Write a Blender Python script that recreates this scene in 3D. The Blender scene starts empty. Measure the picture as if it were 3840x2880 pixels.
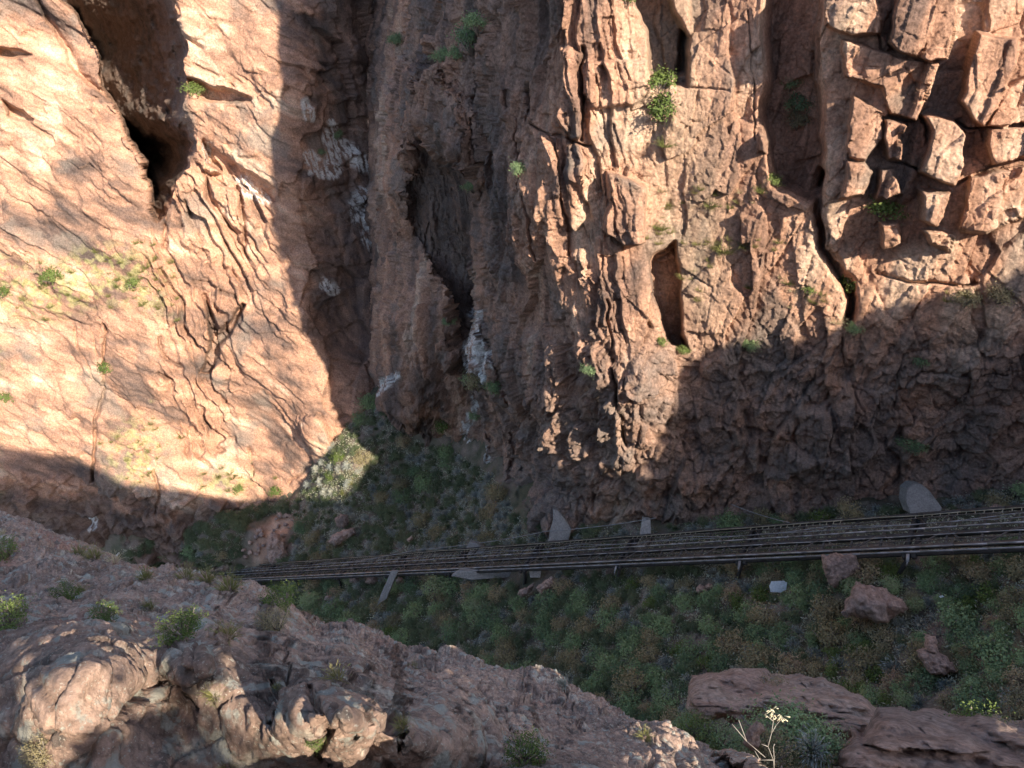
import bpy, math, random
import numpy as np
C = bpy.context
S = C.scene
COL = S.collection
rng = np.random.default_rng(7)
random.seed(7)

# ------------------------------------------------------------------ camera
PITCH = math.radians(42.0)
FPX = 2900.0                       # focal length in photograph pixels (3840 wide)
cam_d = bpy.data.cameras.new('camera')
cam = bpy.data.objects.new('camera', cam_d)
COL.objects.link(cam)
cam_d.sensor_width = 36.0
cam_d.lens = 36.0 * FPX / 3840.0
cam_d.clip_start = 0.1
cam_d.clip_end = 4000
cam.location = (0, 0, 0)
cam.rotation_euler = (math.pi / 2 - PITCH, 0, 0)
S.camera = cam

# ------------------------------------------------------------------ light
L = np.array([-0.507, 0.589, -0.630]); L /= np.linalg.norm(L)     # direction the sunlight travels
SUN_EL = math.asin(-L[2])
to_sun = -L
world = bpy.data.worlds.new('World'); S.world = world
world.use_nodes = True
wn = world.node_tree
bg = wn.nodes['Background']
sky = wn.nodes.new('ShaderNodeTexSky')
sky.sky_type = 'NISHITA'; sky.sun_disc = False
sky.sun_elevation = SUN_EL
sky.sun_rotation = math.atan2(to_sun[0], to_sun[1])
sky.air_density = 1.0; sky.dust_density = 1.5
wn.links.new(sky.outputs[0], bg.inputs[0])
bg.inputs[1].default_value = 0.12
sun_d = bpy.data.lights.new('sun', 'SUN')
sun_d.energy = 5.0; sun_d.angle = math.radians(0.53); sun_d.color = (1.0, 0.87, 0.69)
sun = bpy.data.objects.new('sun', sun_d); COL.objects.link(sun)
from mathutils import Vector
sun.rotation_euler = Vector(tuple(-L)).to_track_quat('Z', 'Y').to_euler()
S.view_settings.view_transform = 'Standard'
S.view_settings.look = 'None'
S.view_settings.exposure = 1.28
S.view_settings.gamma = 1.0
S.cycles.max_bounces = 6
S.cycles.diffuse_bounces = 4

# ------------------------------------------------------------------ numeric helpers
CP, SP = math.cos(PITCH), math.sin(PITCH)

def rays(px, py):
    a = (np.asarray(px, float) - 1920) / FPX
    b = (1440 - np.asarray(py, float)) / FPX
    return a, CP + b * SP, -SP + b * CP

def at_y(px, py, yw):                       # point on the ray at world distance y
    a, cy, cz = rays(px, py)
    s = np.asarray(yw, float) / cy
    return np.stack([a * s, cy * s, cz * s], -1)

def at_d(px, py, d):                        # point on the ray at camera depth d
    a, cy, cz = rays(px, py)
    d = np.asarray(d, float)
    return np.stack([a * d, cy * d, cz * d], -1)

def project(P):
    P = np.asarray(P, float)
    d = P[..., 1] * CP - P[..., 2] * SP
    u = P[..., 1] * SP + P[..., 2] * CP
    return 1920 + FPX * P[..., 0] / d, 1440 - FPX * u / d, d

def hsh(ix, iy, iz, seed):
    h = (ix.astype(np.uint32) * np.uint32(374761393) + iy.astype(np.uint32) * np.uint32(668265263)
         + iz.astype(np.uint32) * np.uint32(2147483647) + np.uint32((seed * 2654435761) & 0xffffffff))
    h ^= h >> np.uint32(13); h *= np.uint32(1274126177)
    h ^= h >> np.uint32(16); h *= np.uint32(2246822519)
    h ^= h >> np.uint32(13)
    return h

def gnoise(p, seed=0):
    i = np.floor(p).astype(np.int64); f = p - i
    u = f * f * f * (f * (f * 6 - 15) + 10)
    out = 0
    for dx in (0, 1):
        wx = u[..., 0] if dx else 1 - u[..., 0]
        for dy in (0, 1):
            wy = u[..., 1] if dy else 1 - u[..., 1]
            for dz in (0, 1):
                wz = u[..., 2] if dz else 1 - u[..., 2]
                h = hsh(i[..., 0] + dx, i[..., 1] + dy, i[..., 2] + dz, seed)
                gx = (h & np.uint32(1023)).astype(float) / 511.5 - 1
                gy = ((h >> np.uint32(10)) & np.uint32(1023)).astype(float) / 511.5 - 1
                gz = ((h >> np.uint32(20)) & np.uint32(1023)).astype(float) / 511.5 - 1
                out = out + wx * wy * wz * (gx * (f[..., 0] - dx) + gy * (f[..., 1] - dy) + gz * (f[..., 2] - dz))
    return out * 1.4

def fbm(p, octs=4, seed=0, gain=0.5, lac=2.03):
    r = 0; a = 1.0
    for o in range(octs):
        r = r + a * gnoise(p, seed + o * 17)
        p = p * lac; a *= gain
    return r

def worley(p, seed=0):
    i = np.floor(p).astype(np.int64); f = p - i
    F1 = np.full(p.shape[:-1], 9.0); F2 = np.full(p.shape[:-1], 9.0)
    ID = np.zeros(p.shape[:-1], np.uint32)
    D = np.zeros(p.shape)
    for dx in (-1, 0, 1):
        for dy in (-1, 0, 1):
            for dz in (-1, 0, 1):
                h = hsh(i[..., 0] + dx, i[..., 1] + dy, i[..., 2] + dz, seed)
                vx = f[..., 0] - dx - (h & np.uint32(1023)).astype(np.float32) / 1023
                vy = f[..., 1] - dy - ((h >> np.uint32(10)) & np.uint32(1023)).astype(np.float32) / 1023
                vz = f[..., 2] - dz - ((h >> np.uint32(20)) & np.uint32(1023)).astype(np.float32) / 1023
                d = vx * vx + vy * vy + vz * vz
                m = d < F1
                F2 = np.where(m, F1, np.minimum(F2, d))
                F1 = np.where(m, d, F1)
                ID = np.where(m, h, ID)
                D[..., 0] = np.where(m, vx, D[..., 0]); D[..., 1] = np.where(m, vy, D[..., 1]); D[..., 2] = np.where(m, vz, D[..., 2])
    return np.sqrt(F1), np.sqrt(F2), ID, D

def blocks(p, seed, tilt=0.8, crack=0.5, cw=0.10):
    """fractured rock: every cell of a 3-D cell pattern is a facet with its own height and tilt"""
    F1, F2, ID, D = worley(p, seed)
    h = ID * np.uint32(2654435769)
    r0 = (h & np.uint32(1023)).astype(float) / 511.5 - 1
    r1 = ((h >> np.uint32(10)) & np.uint32(1023)).astype(float) / 511.5 - 1
    r2 = ((h >> np.uint32(20)) & np.uint32(1023)).astype(float) / 511.5 - 1
    r3 = ((ID >> np.uint32(7)) & np.uint32(255)).astype(float) / 127.5 - 1
    return 0.6 * r0 + tilt * (r1 * D[..., 0] + r2 * D[..., 1] + r3 * D[..., 2]) - crack * np.exp(-((F2 - F1) / cw) ** 2)

def crag(p, seed, tilt=0.8, B=0.55):
    """angular blocks that butt against each other: the highest of the tilted faces of the nearby cells"""
    i = np.floor(p).astype(np.int64); f = p - i
    best = np.full(p.shape[:-1], -9.0)
    for dx in (-1, 0, 1):
        for dy in (-1, 0, 1):
            for dz in (-1, 0, 1):
                h = hsh(i[..., 0] + dx, i[..., 1] + dy, i[..., 2] + dz, seed)
                vx = f[..., 0] - dx - (h & np.uint32(1023)).astype(np.float32) / 1023
                vy = f[..., 1] - dy - ((h >> np.uint32(10)) & np.uint32(1023)).astype(np.float32) / 1023
                vz = f[..., 2] - dz - ((h >> np.uint32(20)) & np.uint32(1023)).astype(np.float32) / 1023
                g = h * np.uint32(2654435769)
                r0 = (g & np.uint32(1023)).astype(np.float32) / 511.5 - 1
                r1 = ((g >> np.uint32(10)) & np.uint32(1023)).astype(np.float32) / 511.5 - 1
                r2 = ((g >> np.uint32(20)) & np.uint32(1023)).astype(np.float32) / 511.5 - 1
                r3 = ((h >> np.uint32(7)) & np.uint32(255)).astype(np.float32) / 127.5 - 1
                best = np.maximum(best, 0.35 * r0 + tilt * (r1 * vx + r2 * vy + r3 * vz) - B * 1.6 * np.maximum(vx * vx + vy * vy + vz * vz - 0.08, 0))
    return best - 0.25

def pillows(p, seed, tilt=0.8, w=0.4, crack=0.25):
    """rounded blocks that meet in shallow joints"""
    F1, F2, ID, D = worley(p, seed)
    h = ID * np.uint32(2654435769)
    r0 = (h & np.uint32(1023)).astype(float) / 511.5 - 1
    r1 = ((h >> np.uint32(10)) & np.uint32(1023)).astype(float) / 511.5 - 1
    r2 = ((h >> np.uint32(20)) & np.uint32(1023)).astype(float) / 511.5 - 1
    g = F2 - F1
    return (0.45 + 0.5 * r0 + tilt * (r1 * D[..., 0] + r2 * D[..., 1])) * sstep(g / w) - crack * np.exp(-(g / 0.07) ** 2)

def facets(p, seed, tilt=1.0):
    return blocks(p, seed, tilt, 0.10, 0.05)

def sstep(x):
    x = np.clip(x, 0, 1)
    return x * x * (3 - 2 * x)

def tps(ctrl, px, py):
    """smooth interpolation of control points (px, py, value)"""
    c = np.array(ctrl, float)
    X = c[:, :2] / 1000.0
    def U(r2): return 0.5 * r2 * np.log(r2 + 1e-9)
    n = len(X)
    r2 = ((X[:, None] - X[None]) ** 2).sum(-1)
    A = np.zeros((n + 3, n + 3))
    A[:n, :n] = U(r2) + np.eye(n) * 1e-4
    A[:n, n] = 1; A[:n, n + 1:] = X
    A[n, :n] = 1; A[n + 1:, :n] = X.T
    w = np.linalg.solve(A, np.concatenate([c[:, 2], np.zeros(3)]))
    q = np.stack([np.asarray(px, float), np.asarray(py, float)], -1) / 1000.0
    sh = q.shape[:-1]; q = q.reshape(-1, 2)
    out = w[n] + q @ w[n + 1:]
    for k in range(n):
        out += w[k] * U(((q - X[k]) ** 2).sum(-1))
    return out.reshape(sh)

def seg_dist(px, py, pts):
    best = np.full(px.shape, 1e9)
    for (x0, y0), (x1, y1) in zip(pts[:-1], pts[1:]):
        dx, dy = x1 - x0, y1 - y0
        t = np.clip(((px - x0) * dx + (py - y0) * dy) / (dx * dx + dy * dy + 1e-9), 0, 1)
        best = np.minimum(best, (px - x0 - t * dx) ** 2 + (py - y0 - t * dy) ** 2)
    return np.sqrt(best)

def poly_sd(px, py, pts):                    # > 0 inside
    d = seg_dist(px, py, list(pts) + [pts[0]])
    ins = np.zeros(px.shape, bool)
    n = len(pts)
    for k in range(n):
        x0, y0 = pts[k]; x1, y1 = pts[(k + 1) % n]
        c = (y0 > py) != (y1 > py)
        xx = (x1 - x0) * (py - y0) / (y1 - y0 + 1e-12) + x0
        ins ^= c & (px < xx)
    return np.where(ins, d, -d)

OFF = {1: (0, 0), 2: (1280, 0), 3: (2560, 0), 4: (0, 960), 5: (1280, 960), 6: (2560, 960), 7: (0, 1920), 8: (1280, 1920), 9: (2560, 1920)}
def Z(r, *pts):
    ox, oy = OFF[r]
    return [(ox + x * 0.5787, oy + y * 0.5787) for x, y in pts]

def sub(px, py, pts, margin):
    p = np.array(pts)
    return (px > p[:, 0].min() - margin) & (px < p[:, 0].max() + margin) & (py > p[:, 1].min() - margin) & (py < p[:, 1].max() + margin)

def stamp(val, px, py, pts, depth, soft=14, ramp=None, rampy=None):
    """push the rock back (depth > 0) or out (depth < 0) inside an outline; ramp = (x0, x1): depth grows from x0 to x1"""
    m = sub(px, py, pts, soft)
    if not m.any(): return
    sd = poly_sd(px[m], py[m], pts)
    k = sstep(sd / soft * 0.5 + 0.5)
    if ramp: k = k * np.clip((px[m] - ramp[0]) / (ramp[1] - ramp[0]), 0, 1)
    if rampy: k = k * np.interp(py[m], [r[0] for r in rampy], [r[1] for r in rampy])
    val[m] += depth * k

def groove(val, px, py, pts, depth, w=9):
    m = sub(px, py, pts, 4 * w)
    if not m.any(): return
    d = seg_dist(px[m], py[m], pts)
    val[m] += depth * np.exp(-(d / w) ** 2)

def grid_normals(P):
    du = np.gradient(P, axis=1); dv = np.gradient(P, axis=0)
    n = np.cross(du, dv)
    n /= np.linalg.norm(n, axis=-1, keepdims=True) + 1e-12
    s = np.sign((n * -P).sum(-1))             # towards the viewpoint side of the canyon
    return n * s[..., None]

def new_mesh_obj(name, V, F, mat, parent=None, cols=None, smooth=False):
    V = np.ascontiguousarray(V, np.float32).reshape(-1, 3)
    F = np.ascontiguousarray(F, np.int32)
    me = bpy.data.meshes.new(name)
    me.vertices.add(len(V)); me.vertices.foreach_set('co', V.ravel())
    k = F.shape[1]
    me.loops.add(F.size); me.loops.foreach_set('vertex_index', F.ravel())
    me.polygons.add(len(F))
    me.polygons.foreach_set('loop_start', np.arange(0, F.size, k, dtype=np.int32))
    me.polygons.foreach_set('loop_total', np.full(len(F), k, np.int32))
    if smooth: me.polygons.foreach_set('use_smooth', np.ones(len(F), bool))
    me.update(calc_edges=True)
    if cols is not None:
        at = me.color_attributes.new('rock_colour', 'FLOAT_COLOR', 'POINT')
        c4 = np.ones((len(V), 4), np.float32); c4[:, :3] = cols.reshape(-1, 3)
        at.data.foreach_set('color', c4.ravel())
    if mat: me.materials.append(mat)
    o = bpy.data.objects.new(name, me); COL.objects.link(o)
    if parent: o.parent = parent
    return o

def grid_faces(h, w):
    i = np.arange(h * w).reshape(h, w)
    return np.stack([i[:-1, :-1], i[1:, :-1], i[1:, 1:], i[:-1, 1:]], -1).reshape(-1, 4)

SURF = {}
def keep(name, P):
    X, Y, d = project(P.reshape(-1, 3))
    SURF[name] = (X.astype(np.float32), Y.astype(np.float32), d.astype(np.float32), P.reshape(-1, 3))

def hit(px, py, names=None):
    """the nearest built surface seen at a photograph pixel"""
    best = None
    for nm in (names or SURF):
        X, Y, d, P = SURF[nm]
        r = (X - px) ** 2 + (Y - py) ** 2
        ii = np.nonzero(r < 36)[0]
        if len(ii) == 0:
            k = int(np.argmin(r))
            if r[k] > 2500: continue
            ii = np.array([k])
        k = ii[np.argmin(d[ii])]
        if best is None or d[k] < best[0]: best = (float(d[k]), P[k].copy(), nm)
    return best

def tag(o, label=None, cat=None, group=None, kind=None):
    if label: o['label'] = label
    if cat: o['category'] = cat
    if group: o['group'] = group
    if kind: o['kind'] = kind
    return o

# ------------------------------------------------------------------ materials
def rock_mat(name, scale=1.0, bump=0.6, dist=0.12, lichen=0.0, grain=0.45):
    m = bpy.data.materials.new(name); m.use_nodes = True
    nt = m.node_tree; N = nt.nodes; K = nt.links
    b = N['Principled BSDF']; b.inputs['Roughness'].default_value = 0.92
    b.inputs['Specular IOR Level'].default_value = 0.2
    at = N.new('ShaderNodeVertexColor'); at.layer_name = 'rock_colour'
    co = N.new('ShaderNodeTexCoord')
    n1 = N.new('ShaderNodeTexNoise'); n1.inputs['Scale'].default_value = 3.0 * scale; n1.inputs['Detail'].default_value = 8; n1.inputs['Roughness'].default_value = 0.7
    K.new(co.outputs['Object'], n1.inputs['Vector'])
    r1 = N.new('ShaderNodeMapRange'); r1.inputs['From Min'].default_value = 0.25; r1.inputs['From Max'].default_value = 0.75
    r1.inputs['To Min'].default_value = 1 - grain; r1.inputs['To Max'].default_value = 1 + grain
    K.new(n1.outputs['Fac'], r1.inputs['Value'])
    mx = N.new('ShaderNodeMix'); mx.data_type = 'RGBA'; mx.blend_type = 'MULTIPLY'; mx.inputs['Factor'].default_value = 1.0
    K.new(at.outputs['Color'], mx.inputs['A']); K.new(r1.outputs['Result'], mx.inputs['B'])
    out_col = mx.outputs['Result']
    n2 = N.new('ShaderNodeTexNoise'); n2.inputs['Scale'].default_value = 1.1 * scale; n2.inputs['Detail'].default_value = 12; n2.inputs['Roughness'].default_value = 0.74
    K.new(co.outputs['Object'], n2.inputs['Vector'])
    if lichen > 0:
        for sc, thr, colr, sd in ((9.0, 0.65, (0.38, 0.38, 0.33), 3.1), (26.0, 0.66, (0.48, 0.46, 0.39), 7.7), (5.0, 0.62, (0.12, 0.105, 0.095), 12.3), (4.0, 0.60, (0.36, 0.37, 0.33), 21.7), (60.0, 0.64, (0.55, 0.52, 0.45), 33.1)):
            mp = N.new('ShaderNodeMapping'); mp.inputs['Location'].default_value = (sd, sd * 2, -sd)
            K.new(co.outputs['Object'], mp.inputs['Vector'])
            nn = N.new('ShaderNodeTexNoise'); nn.inputs['Scale'].default_value = sc * lichen; nn.inputs['Detail'].default_value = 5; nn.inputs['Roughness'].default_value = 0.62
            K.new(mp.outputs['Vector'], nn.inputs['Vector'])
            rr = N.new('ShaderNodeMapRange'); rr.inputs['From Min'].default_value = thr - 0.03; rr.inputs['From Max'].default_value = thr + 0.02
            K.new(nn.outputs['Fac'], rr.inputs['Value'])
            ml = N.new('ShaderNodeMath'); ml.operation = 'MULTIPLY'; ml.inputs[1].default_value = 0.8
            K.new(rr.outputs['Result'], ml.inputs[0])
            m2 = N.new('ShaderNodeMix'); m2.data_type = 'RGBA'
            m2.inputs['B'].default_value = (*colr, 1)
            K.new(ml.outputs['Value'], m2.inputs['Factor']); K.new(out_col, m2.inputs['A'])
            out_col = m2.outputs['Result']
    K.new(out_col, b.inputs['Base Color'])
    bp = N.new('ShaderNodeBump'); bp.inputs['Strength'].default_value = bump; bp.inputs['Distance'].default_value = dist
    K.new(n2.outputs['Fac'], bp.inputs['Height']); K.new(bp.outputs['Normal'], b.inputs['Normal'])
    return m

M_CLIFF = rock_mat('weathered_granite', 1.3, 1.0, 0.5, grain=0.6)
M_NEAR = rock_mat('lichen_granite', 8.0, 1.0, 0.05, lichen=1.3, grain=0.7)
M_SOIL = rock_mat('gully_soil', 2.0, 0.8, 0.3)

def palette(t, cols):
    t = np.clip(t, 0, 1) * (len(cols) - 1)
    i = np.clip(np.floor(t).astype(int), 0, len(cols) - 2); f = (t - i)[..., None]
    c = np.array(cols)
    return c[i] * (1 - f) + c[i + 1] * f

def granite(P, seed, strata, warm=0.0):
    """pink granite with brown and grey bands along 'strata' (a direction along which the colour changes slowly)"""
    s = np.array(strata, float); s /= np.linalg.norm(s)
    q = P - 0.82 * (P @ s)[..., None] * s
    t = 0.47 + 0.36 * fbm(P / 22.0, 3, seed) + 0.62 * fbm(q / 4.0, 4, seed + 5) + warm
    col = palette(t, [(0.105, 0.078, 0.070), (0.20, 0.128, 0.10), (0.37, 0.215, 0.150), (0.485, 0.28, 0.19), (0.57, 0.40, 0.295)])
    col = col * (1 + 0.30 * fbm(q / 1.1, 3, seed + 21) + 0.18 * gnoise(P / 0.30, seed + 22))[..., None].clip(0.4, 1.6)
    g = sstep(fbm(P / 9.0 + 40, 4, seed + 9) * 2.2 - 0.35)[..., None]          # grey-brown weathered patches
    col = col * (1 - 0.7 * g) + np.array([0.20, 0.168, 0.145]) * 0.7 * g
    return col

# ------------------------------------------------------------------ the setting
STEP = 3.5
SLAB = lambda py: 162.0 / (1 - 0.47 * (rays(0, py)[2] / rays(0, py)[1]))   # distance of the left slab at an image row

# ---- right wall: control points (column, row, distance)
A_CTRL = [
 # front of the buttress
 (2050, -300, 70), (2400, -300, 69), (2800, -300, 67.5), (3150, -300, 62.5), (3500, -300, 61), (3840, -300, 60), (4300, -300, 58),
 (2040, 0, 69), (2400, 0, 67.5), (2800, 0, 65.5), (3150, 0, 61.5), (3500, 0, 60), (3840, 0, 58.5), (4300, 0, 56.5),
 (2080, 700, 65), (2400, 700, 63.5), (2800, 700, 61.5), (3120, 700, 57.5), (3500, 700, 56), (3840, 700, 54.5), (4300, 700, 52.5),
 (2290, 1200, 58.8), (2520, 1200, 59.4), (2900, 1200, 57.5), (3300, 1200, 54), (3840, 1200, 51), (4300, 1200, 49),
 (2335, 1650, 56.6), (2600, 1650, 56.5), (3000, 1650, 53.5), (3500, 1650, 51), (3840, 1650, 49), (4300, 1650, 47),
 (2200, 1960, 58.5), (2600, 1950, 54.5), (3000, 1930, 51.2), (3500, 1880, 48.5), (3840, 1850, 47), (4300, 1850, 45),
 (2200, 2100, 57), (3000, 2100, 49), (3840, 2100, 43),
 # left-facing side down to the gully
 (1860, -300, 82), (1650, -300, 108), (1440, -300, 165), (1300, -300, 190),
 (1860, 0, 81), (1700, 0, 98), (1560, 0, 118), (1440, 0, 152), (1300, 0, 180),
 (1860, 350, 79), (1700, 350, 92), (1560, 350, 106), (1430, 350, 132), (1300, 350, 165),
 (1860, 700, 76), (1700, 700, 90), (1560, 700, 100), (1450, 700, 116), (1380, 700, 145),
 (2020, 1200, 67), (1800, 1200, 82), (2000, 1350, 66.2), (1880, 1350, 74), (2295, 1380, 57.4), (2540, 1380, 58.3), (1560, 1200, 94), (1440, 1200, 106), (1370, 1200, 130),
 (2310, 1520, 56.8), (2130, 1500, 62.3), (2000, 1500, 66.5), (1750, 1500, 90), (1600, 1500, 96), (1440, 1500, 104), (1370, 1500, 124),
 (2150, 1800, 61.5), (2000, 1950, 62), (1700, 1750, 98), (1880, 1800, 82), (1450, 1750, 112), (1450, 2000, 108), (1800, 2050, 84),
]
# ---- left slab, fin and the back of the gully
B_CTRL = [(x, y, SLAB(y)) for x in (-400, 0, 400) for y in (-300, 0, 350, 700, 1200, 1600, 1900, 2100)]
B_CTRL += [(x, y, SLAB(y) - d) for x, d in ((750, 2.5), (1000, 4)) for y in (-300, 0, 350, 700, 1200)]
B_CTRL += [(x, y, SLAB(y)) for x in (750, 1000) for y in (1600, 1900, 2100)]
B_CTRL += [(1130, -300, 144.5), (1130, 0, 138.2), (1130, 350, 131.9), (1130, 700, 125.5), (1150, 1200, 112.9), (1180, 1600, 105.5), (1200, 1900, 100.2), (1200, 2100, 94.9),
 (1280, -300, 158.2), (1280, 0, 149.8), (1280, 350, 141.4), (1280, 700, 134.0), (1290, 1200, 120.3), (1300, 1500, 109.7),
 (1440, -300, 175.1), (1440, 0, 162.5), (1440, 350, 151.9), (1440, 700, 140.3), (1440, 1200, 123.4), (1440, 1500, 112.9), (1440, 1900, 103.4),
 (1600, -300, 181.5), (1600, 0, 168.8), (1600, 700, 145.6), (1600, 1500, 118.2)]

def wall_grid(x0, x1, y0, y1, step):
    return np.meshgrid(np.arange(x0, x1 + step, step, dtype=float), np.arange(y0, y1 + step, step, dtype=float))

def extend_up(P, N_, colr, d, n, step):
    d = np.array(d, float)
    ks = (np.arange(n, 0, -1) * step)[:, None, None]
    up = P[:1] + ks * d
    w = fbm(up / 9.0, 4, 77)[..., None] * 2.0
    up = up + N_[:1] * w * np.minimum(ks / (4 * step), 1)
    return np.concatenate([up, P]), np.concatenate([np.repeat(colr[:1], n, 0), colr])

def build_right_wall():
    px, py = np.meshgrid(np.r_[np.arange(1376, 2120, 1.9), np.arange(2120, 4700, STEP)], np.arange(-300, 2104, STEP))
    yw = tps(A_CTRL, px, py)
    P0 = at_y(px, py, yw)
    wx = 16 * fbm(P0 / 3.0, 3, 31); wy = 16 * fbm(P0 / 3.0 + 9, 3, 37)
    qx, qy = px + wx, py + wy
    # alcove with the bushes and the crack that runs down from it
    stamp(yw, qx, qy, [(2885, -400), (3070, -400), (3075, 0), (3078, 300), (3085, 560), (3080, 700), (3040, 740), (2910, 690), (2895, 520), (2860, 430), (2880, 280), (2870, 60)], 4.5, 20)
    groove(yw, qx, qy, [(3080, 650), (3065, 800), (3085, 930), (3140, 1020), (3190, 1120), (3180, 1200)], 3.2, 18)
    # rounded pillar with a dark dihedral under it
    stamp(yw, qx, qy, [(1450, 480), (1520, 250), (1700, 230), (1785, 420), (1785, 700), (1740, 630), (1650, 580), (1604, 515), (1560, 620), (1520, 720), (1500, 860), (1450, 760), (1430, 620)], -7.0, 60)
    stamp(yw, qx, qy, [(1604, 515), (1650, 580), (1743, 630), (1780, 700), (1784, 950), (1784, 1180), (1770, 1300), (1778, 1423), (1708, 1411), (1697, 1261), (1679, 1133), (1640, 1064), (1560, 900), (1500, 690), (1535, 670), (1570, 610)], 11.0, 22, ramp=(1440, 1780), rampy=[(480, 0.2), (900, 1.0), (1150, 0.9), (1300, 0.3), (1430, 0.1)])
    # recess below the first corner
    stamp(yw, qx, qy, [(2450, 990), (2530, 915), (2548, 1000), (2566, 1310), (2500, 1260), (2455, 1100)], 5.0, 12)
    stamp(yw, qx, qy, Z(2, (1905, -200), (1915, 20), (1990, 200), (2010, 450), (2060, 560), (2212, 470), (2230, 200), (2150, 60), (2060, -200)), 3.5, 14)
    stamp(yw, qx, qy, Z(3, (-10, 180), (40, 230), (20, 560), (-60, 560)), 3.0, 10)
    # separate blocks of the right-hand buttress, standing proud
    for pts, d in (
        (Z(3, (930, -200), (1190, -200), (1280, 100), (1250, 220), (1110, 230), (950, 150)), -2.6),
        (Z(3, (1380, -200), (1790, -200), (1745, 200), (1720, 380), (1590, 400), (1390, 330), (1310, 270), (1330, 120)), -3.4),
        (Z(3, (1045, 245), (1300, 315), (1660, 412), (1600, 600), (1500, 770), (1350, 740), (1290, 560), (1060, 480)), -2.0),
        (Z(3, (1900, 220), (2180, 240), (2170, 440), (2060, 600), (1950, 820), (1860, 760), (1810, 640), (1860, 420)), -3.4),
        (Z(3, (2080, 560), (2300, 480), (2300, 800), (2060, 830), (1960, 820)), -2.2),
        (Z(3, (1090, 600), (1290, 720), (1300, 900), (1180, 1020), (1060, 1000), (1085, 760)), -1.6),
        (Z(3, (1310, 760), (1440, 790), (1400, 860), (1415, 1040), (1330, 1040), (1305, 880)), -2.4),
        (Z(3, (1560, 740), (1740, 780), (1820, 880), (1790, 1060), (1750, 1190), (1540, 1100), (1610, 860)), -3.0),
        (Z(3, (1990, 840), (2300, 820), (2300, 1000), (2010, 1050), (1970, 930)), -2.6),
        (Z(3, (1050, 1020), (1170, 1030), (1240, 1120), (1180, 1260), (1010, 1290), (1060, 1120)), -1.8),
        (Z(3, (1290, 1100), (1370, 1100), (1390, 1250), (1250, 1300)), -2.0),
        (Z(3, (1530, 1230), (1720, 1220), (1690, 1400), (1640, 1480), (1560, 1420)), -3.0),
        (Z(3, (1850, 1120), (2230, 1060), (2300, 1400), (1960, 1500), (1790, 1480), (1830, 1300)), -2.4),
        (Z(3, (1280, 1470), (1410, 1460), (1410, 1580), (1300, 1640)), -2.0),
        (Z(3, (1560, 1500), (1760, 1520), (1720, 1630), (1600, 1600)), -2.2),
        (Z(3, (510, 870), (580, 900), (575, 1000), (500, 980)), -1.5),
        # buttress left of the alcove: two lit ribs with a gap
        (Z(2, (1430, 300), (1560, 330), (1580, 880), (1500, 910), (1420, 760), (1440, 500)), -1.8),
        (Z(2, (1600, 380), (1990, 380), (2000, 600), (1900, 700), (1640, 690), (1590, 560)), -1.4),
        (Z(2, (1710, 1130), (1980, 1200), (1980, 1580), (1820, 1600), (1690, 1500), (1740, 1330)), -2.2),
        (Z(2, (1340, 870), (1400, 880), (1450, 1270), (1400, 1260), (1340, 1080)), -1.2),
        (Z(2, (1480, 930), (1560, 950), (1580, 1200), (1500, 1150)), -1.2)):
        stamp(yw, qx, qy, pts, d * 0.8, 8)
    # big joints
    for pts, d, w in (
        (Z(2, (1570, 300), (1550, 430), (1580, 600), (1580, 900)), 2.2, 9),
        (Z(2, (1230, 600), (1260, 800), (1390, 880), (1540, 920), (1620, 940)), 1.6, 8),
        (Z(2, (930, 0), (930, 600), (860, 1000), (860, 1400)), 1.6, 12),
        (Z(2, (1120, 560), (1180, 900), (1240, 1300), (1330, 1650)), 1.2, 10),
        (Z(2, (1390, 900), (1440, 1250), (1500, 1650)), 1.6, 9),
        (Z(5, (890, 300), (960, 600), (1080, 850), (1150, 1100), (1180, 1650)), 2.2, 14),
        (Z(5, (1700, 300), (1760, 700), (1800, 1000), (1860, 1200)), 1.6, 11),
        (Z(6, (1040, 500), (1060, 780), (1160, 1000)), 0.5, 8),
        (Z(6, (1540, 740), (1380, 900), (1350, 1050)), 0.4, 7),
        (Z(6, (1540, 740), (2100, 740)), 0.8, 6), (Z(6, (1250, 140), (1480, 180), (1900, 180)), 1.4, 8),
        (Z(3, (1040, 1020), (1180, 1020), (1290, 900)), 0.7, 6), (Z(3, (1330, 1040), (1500, 1080), (1750, 1190), (1900, 1090), (2212, 1010)), 0.9, 7),
        (Z(3, (1290, 750), (1500, 780), (1660, 420)), 0.8, 6), (Z(3, (1760, 790), (1850, 840), (1950, 830), (2212, 800)), 0.9, 6),
        (Z(3, (1240, 220), (1270, 300), (1400, 360), (1600, 405), (1700, 390)), 0.9, 6),
        (Z(3, (420, 60), (450, 420), (480, 900)), 0.6, 5), (Z(3, (0, 560), (300, 570)), 0.5, 5)):
        groove(yw, qx, qy, pts, d * 0.6, w * 0.62)
    fz = sstep((2420 - px) / 160) * sstep((px - 1480) / 120) * sstep((1850 - py) / 200)
    for per, amp, sl, sd_ in ((78, 1.5, 0.13, 61), (34, 0.6, 0.16, 63)):
        tt = (qx - sl * qy) / per + 0.7 * fbm(P0 * np.array([1, 1, 0.4]) / 6.0, 3, sd_)
        fr = tt - np.floor(tt)
        k_ = hsh(np.floor(tt).astype(np.int64), np.floor(qy / 240 + 0.37 * np.floor(tt)).astype(np.int64), 0 * np.floor(tt).astype(np.int64), sd_)
        yw += fz * amp * (0.2 + 0.8 * (k_ & np.uint32(255)) / 255.0) * np.minimum(fr, (1 - fr) * 8)
    P = at_y(px, py, yw)
    n = grid_normals(P0)
    left = sstep((2100 - px) / 350)                       # vertically ribbed side
    low = sstep((py - 1150) / 250) * (1 - left)
    pv = P * np.array([1, 1, 0.28])
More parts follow.
